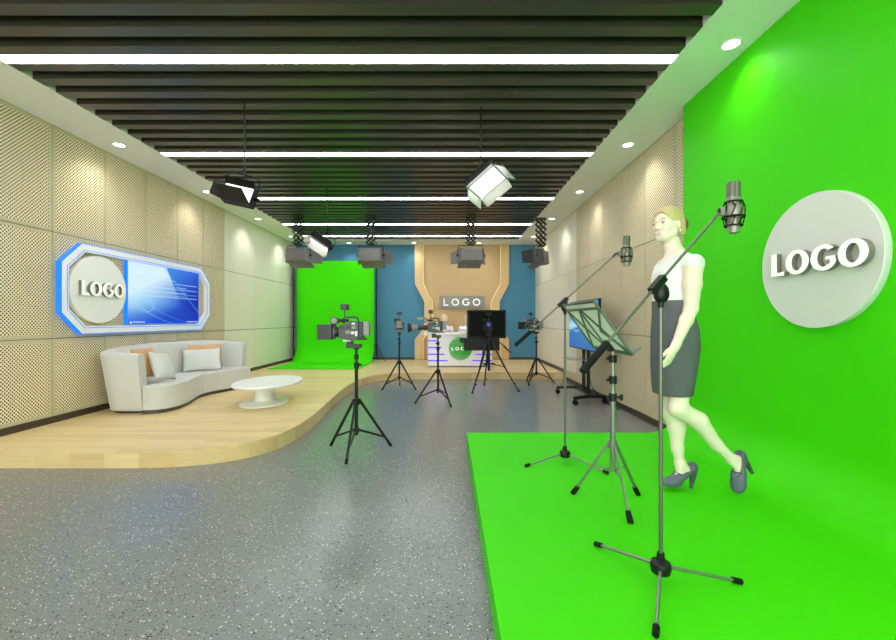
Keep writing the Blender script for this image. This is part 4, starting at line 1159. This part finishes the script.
# ================================================================== FIGURES (signed distance fields -> one continuous surface)
class Field:
    def __init__(s, lo, hi, h):
        s.h = h; s.lo = np.array(lo, float)
        n = np.ceil((np.array(hi)-s.lo)/h).astype(int)+1
        s.n = n; s.F = np.full(tuple(n), 1.0, dtype=np.float32)
    def _sub(s, lo, hi, pad):
        a = np.maximum(np.floor((np.array(lo)-pad-s.lo)/s.h).astype(int), 0)
        b = np.minimum(np.ceil((np.array(hi)+pad-s.lo)/s.h).astype(int)+1, s.n)
        if (b <= a).any(): return None
        ax = [s.lo[i]+s.h*np.arange(a[i], b[i]) for i in range(3)]
        X, Y, Z = np.meshgrid(*ax, indexing='ij')
        return tuple(slice(a[i], b[i]) for i in range(3)), X, Y, Z
    def _put(s, sl, d, k, op='union'):
        f = s.F[sl]
        if op == 'union':
            if k > 0:
                h = np.clip(0.5+0.5*(f-d)/k, 0, 1); s.F[sl] = f*(1-h)+d*h-k*h*(1-h)
            else: s.F[sl] = np.minimum(f, d)
        elif op == 'cut':
            s.F[sl] = np.maximum(f, -d)
        elif op == 'and':
            s.F[sl] = np.maximum(f, d)
    def cone(s, p0, p1, r0, r1, k=0.02, op='union'):
        p0 = np.array(p0, float); p1 = np.array(p1, float)
        R = max(r0, r1)+k+3*s.h
        q = s._sub(np.minimum(p0, p1), np.maximum(p0, p1), R)
        if q is None: return
        sl, X, Y, Z = q
        d = p1-p0; L2 = (d**2).sum()
        t = np.clip(((X-p0[0])*d[0]+(Y-p0[1])*d[1]+(Z-p0[2])*d[2])/L2, 0, 1)
        D = np.sqrt((X-p0[0]-t*d[0])**2+(Y-p0[1]-t*d[1])**2+(Z-p0[2]-t*d[2])**2)-(r0+(r1-r0)*t)
        s._put(sl, D, k, op)
    def ell(s, c, r, ax=None, k=0.02, op='union'):
        c = np.array(c, float); r = np.array(r, float); R = r.max()+k+3*s.h
        q = s._sub(c-R, c+R, 0)
        if q is None: return
        sl, X, Y, Z = q
        A = np.eye(3) if ax is None else np.array(ax, float)
        x, y, z = X-c[0], Y-c[1], Z-c[2]
        u = [(x*A[i][0]+y*A[i][1]+z*A[i][2])/r[i] for i in range(3)]
        k0 = np.sqrt(u[0]**2+u[1]**2+u[2]**2)
        k1 = np.sqrt((u[0]/r[0])**2+(u[1]/r[1])**2+(u[2]/r[2])**2)+1e-6
        s._put(sl, k0*(k0-1)/k1, k, op)
    def column(s, rows, k=0.02, p=2.0, off=0.0, op='union', phi=0.0):
        """rows: (z, cx, cy, rx, ry); stacked elliptical sections turned by phi"""
        rows = sorted(rows); a = np.array(rows, float)
        rm = a[:, 3:].max()+k+abs(off)+4*s.h
        lo = [a[:, 1].min()-rm, a[:, 2].min()-rm, a[0, 0]-k-off-2*s.h]; hi = [a[:, 1].max()+rm, a[:, 2].max()+rm, a[-1, 0]+k+off+2*s.h]
        q = s._sub(lo, hi, 0)
        if q is None: return
        sl, X, Y, Z = q
        zz = Z[0, 0, :]
        I = [np.interp(zz, a[:, 0], a[:, i]) for i in range(1, 5)]
        dx, dy = X-I[0], Y-I[1]
        c, sn = math.cos(phi), math.sin(phi)
        u = (dx*c+dy*sn)/(I[2]+off); v = (-dx*sn+dy*c)/(I[3]+off)
        e = (np.abs(u)**p+np.abs(v)**p)**(1/p)
        D = (e-1)*np.minimum(I[2], I[3])
        D = np.maximum(D, np.maximum(a[0, 0]-off-Z, Z-a[-1, 0]-off))
        s._put(sl, D, k, op)
    def mesh(s):
        Fv = s.F; ins = Fv < 0
        nx, ny, nz = Fv.shape
        c = [ins[i:nx-1+i, j:ny-1+j, k:nz-1+k] for i in (0,1) for j in (0,1) for k in (0,1)]
        cnt = sum(q.astype(np.int8) for q in c)
        act = (cnt > 0) & (cnt < 8)
        idx = np.argwhere(act)
        vid = -np.ones(act.shape, dtype=np.int64); vid[tuple(idx.T)] = np.arange(len(idx))
        acc = np.zeros((len(idx), 3)); num = np.zeros(len(idx))
        for ax in range(3):
            o1, o2 = [q for q in range(3) if q != ax]
            for i in (0, 1):
                for j in (0, 1):
                    p0 = idx.copy(); p0[:, o1] += i; p0[:, o2] += j
                    p1 = p0.copy(); p1[:, ax] += 1
                    f0 = Fv[tuple(p0.T)]; f1 = Fv[tuple(p1.T)]
                    m_ = (f0 < 0) != (f1 < 0)
                    t = np.where(m_, f0/(f0-f1+1e-12), 0)
                    pt = p0.astype(float); pt[:, ax] += t
                    acc[m_] += pt[m_]; num[m_] += 1
        vs = acc/num[:, None]*s.h+s.lo
        fs = []
        for ax in range(3):
            o1, o2 = ((1, 2), (2, 0), (0, 1))[ax]
            a = ins; sh = [slice(None)]*3; sh2 = [slice(None)]*3
            sh[ax] = slice(0, -1); sh2[ax] = slice(1, None)
            e = a[tuple(sh)] != a[tuple(sh2)]
            ii = np.argwhere(e)
            ok = (ii[:, o1] > 0) & (ii[:, o2] > 0) & (ii[:, o1] < Fv.shape[o1]-1) & (ii[:, o2] < Fv.shape[o2]-1)
            ii = ii[ok]
            def g(d1, d2):
                q = ii.copy(); q[:, o1] -= d1; q[:, o2] -= d2; return vid[tuple(q.T)]
            quad = np.stack([g(1, 1), g(0, 1), g(0, 0), g(1, 0)], 1)
            flip = ~ins[tuple(ii.T)]
            quad[flip] = quad[flip][:, ::-1]
            fs.append(quad)
        fs = np.concatenate(fs); fs = fs[(fs >= 0).all(1)]
        return vs, fs
    def build(s, name, m, parent, origin=None, iters=2):
        vs, fs = s.mesh()
        o3 = np.array(getorigin(parent) if origin is None and parent is not None else (origin or (0,0,0)), float)
        me = bpy.data.meshes.new(name)
        me.from_pydata((vs-o3).tolist(), [], fs.tolist())
        me.materials.append(M[m]); me.update()
        for p in me.polygons: p.use_smooth = True
        o = bpy.data.objects.new(name, me); COL.objects.link(o)
        if parent is not None: o.parent = parent
        else: o.location = o3.tolist()
        o['_org'] = tuple(float(q) for q in o3)
        if iters:
            sm = o.modifiers.new('smooth', 'SMOOTH'); sm.factor = 0.5; sm.iterations = iters
        return o

# ---- the presenter woman on the green platform
wx, wy = 1.39, 2.53
wm = thing('person', 'woman in white blouse and grey pencil skirt walking in heels on green platform', 'person', (wx, wy, ZP))
def Q(px, py, Y=wy): return np.array(P(px, py, Y))
HZ = CAMZ
torso = [(Q(0,345)[2], 1.398, wy, .110, .140), (Q(0,330)[2], 1.394, wy, .106, .138), (Q(0,315)[2], 1.386, wy, .095, .130), (Q(0,302)[2], 1.376, wy, .090, .124),
         (Q(0,291)[2], 1.376, wy, .088, .120), (Q(0,281)[2], 1.384, wy, .096, .128), (Q(0,273)[2], 1.388, wy, .100, .136), (Q(0,265)[2], 1.396, wy, .090, .148),
         (Q(0,259.5)[2], 1.402, wy, .074, .140), (Q(0,256)[2], 1.406, wy, .055, .095)]
shN, shF = np.array((1.412, wy-.168, Q(0,264.5,2.37)[2])), np.array((1.412, wy+.168, Q(0,264.5,2.37)[2]))
elN, wrN = np.array(P(691, 309, 2.37)), np.array(P(675.5, 346, 2.345))
elF, wrF = np.array((1.435, wy+.205, 1.25)), np.array((1.425, wy+.20, 1.03))
hipN, hipF = np.array((1.40, wy-.070, 1.02)), np.array((1.395, wy+.070, 1.02))
knN, knF = np.array(P(678.5, 408, 2.46)), np.array(P(671, 411, 2.60))
anN, anF = np.array(P(731.5, 459, 2.49)), np.array(P(680, 463, 2.59))
neck0, neck1 = np.array((1.405, wy, Q(0,259)[2])), np.array((1.368, wy-.006, Q(0,241)[2]))
psi = math.radians(24)
hf = np.array((-math.cos(psi), -math.sin(psi), -0.06)); hf /= np.linalg.norm(hf)
hl = np.cross((0,0,1), hf); hl /= np.linalg.norm(hl); hu = np.cross(hf, hl)
HC = np.array((1.352, wy-.004, Q(0,225.2)[2]))
def Hp(f, l, u): return HC+hf*f+hl*l+hu*u
HA = [hf, hl, hu]
def torso_into(B, off=0.0, k=0.03):
    B.column(torso, k=k, p=2.15, off=off)
    B.cone(shN+np.array((0,.05,.010)), shF-np.array((0,.05,-.010)), .046+off, .046+off, k)
    for sgn in (-1, 1):
        B.ell((1.350, wy+sgn*.056, Q(0,279)[2]), (.050+off, .050+off, .052+off), k=k)
B = Field((1.12, 2.18, 0.15), (2.0, 2.9, 1.93), 0.0048)
torso_into(B)
B.cone(neck0, neck1, .054, .047, .03); B.cone(neck0-np.array((0,0,.02)), neck0+np.array((0,0,.01)), .062, .055, .03)
# arms
for sh, el, wr in ((shN, elN, wrN), (shF, elF, wrF)):
    B.ell(sh, (.050, .048, .055), k=.03)
    mid_ = sh*.55+el*.45
    B.cone(sh, mid_, .050, .048, .02); B.cone(mid_, el, .048, .037, .015)
    m2 = el*.7+wr*.3
    B.cone(el, m2, .037, .036, .015); B.cone(m2, wr, .036, .0235, .015)
# legs
for hp, kn, an in ((hipN, knN, anN), (hipF, knF, anF)):
    B.cone(hp, kn, .068, .052, .03)
    B.ell(kn+np.array((-.006,0,0)), (.050, .048, .055), k=.02)
    d = an-kn; back = np.array((.018, 0, .004)) if an is anF else np.array((.018, 0, .022))
    cf = kn+d*.32+back
    B.cone(kn, cf, .048, .051, .025); B.cone(cf, kn+d*.72, .051, .033, .02); B.cone(kn+d*.70, an, .033, .028, .02)
# feet inside the shoes
def foot_frame(heel, toe, roll=0.0):
    f = (toe-heel); f /= np.linalg.norm(f); l = np.cross((0,0,1), f); l /= np.linalg.norm(l); u = np.cross(f, l); return f, l, u
heelF, toeF = np.array(P(692.5, 470.5, 2.60)), np.array(P(667.5, 484.2, 2.575))
heelN, toeN = np.array(P(741.5, 457, 2.49)), np.array(P(737.5, 487.5, 2.465))
for an, he, to in ((anF, heelF, toeF), (anN, heelN, toeN)):
    B.cone(an, he*.78+to*.22+np.array((0,0,.02)), .030, .026, .015)
    B.cone(he*.85+to*.15+np.array((0,0,.008)), he*.35+to*.65+np.array((0,0,.008)), .026, .024, .015)
    B.cone(an, he*.5+to*.5+np.array((0,0,.018)), .028, .024, .02)
# hands
def hand(wr, dirv, palm_n, out, curl=0.35, side=1):
    dirv = dirv/np.linalg.norm(dirv); out = out-dirv*out.dot(dirv); out /= np.linalg.norm(out); pn = np.cross(dirv, out)*side
    c = wr+dirv*.045
    B.ell(c, (.050, .036, .0145), ax=[dirv, out, pn], k=.012)
    B.cone(wr-dirv*.01, wr+dirv*.02, .0225, .022, .015)
    for i, (o_, L_) in enumerate(((.027, .066), (.010, .074), (-.008, .069), (-.025, .054))):
        b0 = wr+dirv*.078+out*o_
        if i in (0, 3): b0 = wr+dirv*.072+out*o_
        d1 = dirv*math.cos(curl*.5)+pn*math.sin(curl*.5)+out*o_*1.6
        d2 = dirv*math.cos(curl*1.4)+pn*math.sin(curl*1.4)+out*o_*.4
        d3 = dirv*math.cos(curl*2.2)+pn*math.sin(curl*2.2)
        b1 = b0+d1*L_*.42; b2 = b1+d2*L_*.33; b3 = b2+d3*L_*.25
        B.cone(b0-dirv*.02, b1, .0092, .0085, .004); B.cone(b1, b2, .0085, .0078, .002); B.cone(b2, b3, .0078, .0066, .002)
    t0 = wr+dirv*.02+out*.024; t1 = t0+dirv*.03+out*.018+pn*.012; t2 = t1+dirv*.034+out*.004+pn*.008
    B.cone(t0, t1, .0125, .0105, .008); B.cone(t1, t2, .0100, .0080, .003)
hand(wrN, np.array(P(666.5, 366, 2.34))-wrN, None, np.array((-.75, -.55, .1)), .32, side=1)
hand(wrF, np.array((-.01, 0, -.12)), None, np.array((-1, 0, 0)), .4, side=-1)
# head
B.ell(Hp(-.008, 0, .022), (.089, .070, .082), HA, .02)
B.ell(Hp(.022, 0, -.018), (.064, .056, .080), HA, .02)
B.ell(Hp(.048, 0, -.068), (.034, .036, .032), HA, .025)
B.cone(Hp(.010, .040, -.055), Hp(.050, .016, -.078), .024, .022, .02); B.cone(Hp(.010, -.040, -.055), Hp(.050, -.016, -.078), .024, .022, .02)
B.ell(Hp(.062, .031, -.024), (.018, .022, .018), HA, .025); B.ell(Hp(.062, -.031, -.024), (.018, .022, .018), HA, .025)
B.cone(Hp(.082, 0, .014), Hp(.104, 0, -.023), .0065, .0090, .010)
B.ell(Hp(.092, .008, -.028), (.010, .007, .006), HA, .006); B.ell(Hp(.092, -.008, -.028), (.010, .007, .006), HA, .006)
B.cone(Hp(.080, .028, .022), Hp(.086, .010, .022), .008, .008, .014); B.cone(Hp(.080, -.028, .022), Hp(.086, -.010, .022), .008, .008, .014)
B.cone(Hp(.083, .018, -.058), Hp(.083, -.018, -.058), .0075, .0075, .010)
for s in (1, -1):
    B.ell(Hp(.086, s*.031, .006), (.010, .014, .009), HA, op='cut', k=0)
    B.ell(Hp(-.004, s*.072, -.010), (.015, .009, .027), HA, .006)
B.build('body', 'skin', wm)
# face details
def blob(name, c, r, m, ax=HA, parent=wm):
    R_ = Matrix([list(ax[0]), list(ax[1]), list(ax[2])]).transposed()
    return MB().ellipsoid(c, r, 14, 8, rot=R_).build(name, m, parent)
for s in (1, -1):
    e = blob('eye', Hp(.074, s*.031, .006), (.0125, .0145, .0095), 'eye_white')
    blob('iris', Hp(.0835, s*.031, .0055), (.0035, .0058, .0058), 'iris')
    pts = [Hp(.0835-.0035*abs(t)**1.5, s*(.031+.0145*t), .0145-.0045*t*t) for t in (-1, -.5, 0, .5, 1)]
    MB().tube(pts, .0018, 6).build('eyelashes', 'brow', wm)
    pts = [Hp(.088-.008*max(0, t), s*(.030+.019*t), .0265+.003*(1-t*t)) for t in (-1, -.5, 0, .5, 1)]
    MB().tube(pts, [.0018, .0030, .0030, .0025, .0012], 6).build('eyebrow', 'brow', wm)
MB().tube([Hp(.078, .026, -.052), Hp(.088, .014, -.0570), Hp(.0915, 0, -.0590), Hp(.088, -.014, -.0570), Hp(.078, -.026, -.052)], [.0015, .0040, .0048, .0040, .0015], 8).build('lips', 'lip', wm)
MB().tube([Hp(.0815, .021, -.0535), Hp(.0925, .010, -.0565), Hp(.0945, 0, -.0575), Hp(.0925, -.010, -.0565), Hp(.0815, -.021, -.0535)], .0018, 6).build('teeth', 'eye_white', wm)
blob('earring', Hp(.002, .082, -.047), (.006, .006, .007), 'pearl')
# hair
Hh = Field(HC-.16, HC+.16, 0.0042)
Hh.ell(Hp(-.016, 0, .026), (.094, .0765, .088), HA, 0)
Hh.ell(Hp(.006, 0, .056), (.076, .062, .054), HA, .02)
Hh.cone(Hp(-.03, .060, .02), Hp(-.06, .045, -.045), .026, .024, .02); Hh.cone(Hp(-.03, -.060, .02), Hp(-.06, -.045, -.045), .026, .024, .02)
Hh.ell(Hp(-.070, 0, -.030), (.036, .048, .045), HA, .02)
Hh.ell(Hp(.125, 0, -.020), (.100, .094, .108), HA, op='cut', k=0)
Hh.ell(Hp(.02, .082, -.045), (.042, .05, .062), HA, op='cut', k=0); Hh.ell(Hp(.02, -.082, -.045), (.042, .05, .062), HA, op='cut', k=0)
Hh.build('hair', 'hair', wm)
bn = Field(HC-.2, HC+.2, 0.0045)
bn.ell(Hp(-.108, .012, .012), (.030, .036, .042), HA, 0); bn.ell(Hp(-.118, .020, -.004), (.022, .028, .028), HA, .01)
bn.build('hair_bun', 'hair_dark', wm)
# blouse
Bl = Field((1.15, 2.25, 1.25), (1.62, 2.82, 1.66), 0.0048)
torso_into(Bl, .006)
for sh, el in ((shN, elN), (shF, elF)):
    Bl.ell(sh+np.array((0,0,.004)), (.057, .056, .056), k=.02)
    sg_ = -1 if sh[1] < wy else 1; ad_ = (el-sh)/np.linalg.norm(el-sh)
    Bl.cone(sh+ad_*.082+np.array((.004, sg_*.030, 0)), el+np.array((0, sg_*.05, 0)), .064, .064, 0, op='cut')
zc_ = Q(0,303)[2]
sl, X, Y, Z = Bl._sub((1.0, 2.0, 1.0), (2, 3, 2), 0)
Bl.F[sl] = np.maximum(Bl.F[sl], zc_-Z)
nk = neck0+np.array((-.048, 0, .018))
Bl.cone(neck0+np.array((.0, 0, .0)), neck0+np.array((-.03, 0, .10)), .066, .085, 0, op='cut')
Bl.cone(neck0+np.array((-.065, 0, -.085)), neck0+np.array((-.05, 0, .04)), .012, .070, 0, op='cut')
Bl.build('blouse', 'blouse', wm, iters=1)
# skirt
sk = [(Q(0,394)[2], 1.380, wy, .102, .130), (Q(0,383)[2], 1.382, wy, .109, .138), (Q(0,365)[2], 1.388, wy, .120, .148), (Q(0,345)[2], 1.396, wy, .125, .158), (Q(0,330)[2], 1.393, wy, .120, .154),
      (Q(0,315)[2], 1.385, wy, .106, .142), (Q(0,304)[2], 1.375, wy, .098, .134), (Q(0,301)[2], 1.375, wy, .096, .132)]
Sk = Field((1.18, 2.28, .66), (1.62, 2.80, 1.36), 0.006)
Sk.column(sk, k=0, p=2.2)
sko = Sk.build('skirt', 'skirt', wm)
rg = []
for zz in (Q(0,306.5)[2], Q(0,301)[2]):
    r_ = sk[-2]
    rg.append([Vector((r_[1]+(r_[3]+.004)*math.cos(2*PI*i/40), wy+(r_[4]+.004)*math.sin(2*PI*i/40), zz)) for i in range(40)])
MB().loft(rg, False, False).build('waistband', 'belt', sko)
# shoes
def shoe(an, he, to, heel_tip, name='shoe', flat=False):
    S = Field(np.minimum(np.minimum(he, to), heel_tip)-.09, np.maximum(np.maximum(he, to), heel_tip)+.09, 0.0042)
    f, l, u = foot_frame(he, to)
    A = [f, l, u]
    L = np.linalg.norm(to-he)
    c = lambda a, b, d: he+f*a*L+l*b+u*d
    AT = A
    if flat:
        ft_ = np.array((f[0], f[1], 0.0)); ft_ /= np.linalg.norm(ft_); AT = [ft_, l, np.array((0,0,1.0))]
    S.ell(c(.86, 0, .004), (.060, .042, .026), AT, 0)           # toe box
    S.ell(c(.62, 0, .006), (.05, .038, .026), A, .02)
    S.cone(c(.0, 0, .012), c(.62, 0, .004), .030, .034, .02)   # quarter
    S.ell(c(-.02, 0, .024), (.036, .031, .040), A, .015)       # heel counter
    S.ell(c(.84, 0, -.012), (.064, .041, .017), AT, .004)       # platform sole
    # opening
    S.ell(c(.30, 0, .062), (.092, .026, .044), A, op='cut', k=0)
    S.ell(c(.02, 0, .070), (.050, .025, .050), A, op='cut', k=0)
    o = S.build(name, 'shoe', wm)
    b = c(-.02, 0, -.012)
    MB().cyl(tuple(b), tuple(heel_tip), .021, .0095, 14).build('heel', 'shoe_sole', o)
    sp = MB().tube([tuple(c(.52, -.03, .030)), tuple(c(.54, 0, .038)), tuple(c(.52, .03, .030))], .006, 8).build('vamp_trim', 'shoe_sole', o)
    return o
shoe(anF, heelF, toeF, np.array(P(690.8, 489.0, 2.60)), flat=True)
shoe(anN, heelN, toeN, np.array(P(752.5, 473.5, 2.50)))

# ---- two presenters seated behind the desk
def presenter(label, x, y, lean, hair='hair_pale'):
    t = thing('person', label, 'person', (x, y, ZP), 0, 'presenters behind the news desk')
    z = ZP
    B2 = Field((x-.36, y-.62, z-.01), (x+.36, y+.22, z+1.26), 0.009)
    B2.cone((x, y, z+.50), (x, y, z+.62), .13, .12, .03)
    for s in (-1, 1):
        B2.cone((x+s*.09, y, z+.52), (x+s*.11, y-.40, z+.52), .075, .055, .03)
        B2.cone((x+s*.11, y-.40, z+.52), (x+s*.11, y-.38, z+.10), .05, .035, .02)
        B2.cone((x+s*.11, y-.38, z+.06), (x+s*.11, y-.52, z+.035), .036, .03, .02)
        B2.cone((x+s*.16, y-.22, z+.83), (x+s*.06, y-.40, z+.82), .028, .022, .02)
        B2.cone((x+s*.06, y-.40, z+.82), (x+s*.04, y-.47, z+.815), .026, .02, .01)
    B2.cone((x, y, z+.85), (x, y-.015, z+.99), .05, .045, .03)
    B2.ell((x+lean, y-.02, z+1.085), (.078, .098, .112), k=.02)
    B2.cone((x+lean, y-.11, z+1.085), (x+lean, y-.13, z+1.06), .01, .014, .01)
    body = B2.build('body', 'skin_p', t)
    S2 = Field((x-.32, y-.42, z+.40), (x+.32, y+.2, z+1.0), 0.009)
    S2.column([(z+.48, x, y, .15, .12), (z+.62, x, y, .14, .105), (z+.78, x, y-.01, .17, .115), (z+.87, x, y, .17, .10), (z+.93, x, y, .09, .07)], k=.02)
    for s in (-1, 1):
        S2.cone((x+s*.175, y, z+.86), (x+s*.21, y-.03, z+.66), .056, .046, .03)
        S2.cone((x+s*.21, y-.03, z+.66), (x+s*.15, y-.24, z+.835), .044, .034, .02)
    S2.build('shirt', 'shirt_p', t)
    H2 = Field((x-.16, y-.16, z+.93), (x+.16, y+.16, z+1.26), 0.008)
    H2.ell((x+lean, y, z+1.105), (.092, .104, .108), k=0)
    H2.ell((x+lean, y+.05, z+1.03), (.075, .05, .07), k=.02)
    H2.ell((x+lean, y-.125, z+1.045), (.080, .090, .085), op='cut', k=0)
    H2.build('hair', hair, t)
    for s in (-1, 1):
        MB().ellipsoid((x+lean+s*.03, y-.108, z+1.095), (.012, .008, .008), 10, 6).build('eye', 'iris', t)
    MB().tube([(x+lean-.02, y-.112, z+1.035), (x+lean, y-.118, z+1.031), (x+lean+.02, y-.112, z+1.035)], .005, 6).build('lips', 'lip', t)
    s_ = thing('studio_stool', 'low round stool under the %s, behind the news desk' % ('left presenter' if x < 0.2 else 'right presenter'), 'stool', (x, y, ZP), 0, 'stools behind the news desk')
    MB().lathe([(.16, .315), (.17, .325), (.17, .345), (.16, .355)], (x, y+.02, ZP), n=24).build('seat', 'cam_dark', s_)
    MB().cyl((x, y+.02, ZP+.015), (x, y+.02, ZP+.316), .025).build('post', 'chrome', s_)
    MB().lathe([(.18, 0), (.18, .01), (.03, .02)], (x, y+.02, ZP), n=24).build('base', 'chrome', s_)
presenter('fair-haired person in white seated behind the left side of the news desk', -0.10, 10.05, 0.0)
presenter('fair-haired person in pale shirt behind the desk, mostly hidden by the teleprompter', 0.49, 10.05, 0.0)

# ------------------------------------------------------------------ camera / render look
cam = bpy.data.cameras.new('camera'); cam.sensor_width = 36; cam.lens = F/896*36; cam.clip_start = 0.05; cam.clip_end = 60
co = bpy.data.objects.new('camera', cam); COL.objects.link(co)
co.location = (0, 0, CAMZ); co.rotation_euler = (PI/2, 0, 0)
SC.camera = co
SC.view_settings.view_transform = 'Standard'; SC.view_settings.look = 'None'; SC.view_settings.gamma = 1
SC.view_settings.use_curve_mapping = False; SC.view_settings.exposure = 0.0
w = bpy.data.worlds.new('world'); SC.world = w; w.use_nodes = True
w.node_tree.nodes['Background'].inputs[0].default_value = (0.95, 0.98, 1.0, 1); w.node_tree.nodes['Background'].inputs[1].default_value = 8.0  # bright even sky, the fill source behind the added window
SC.cycles.max_bounces = 10; SC.cycles.diffuse_bounces = 6; SC.cycles.glossy_bounces = 4
SC.cycles.sample_clamp_indirect = 6.0
for o in bpy.data.objects:
    for k in ('_org', '_lvl'):
        if k in o: del o[k]
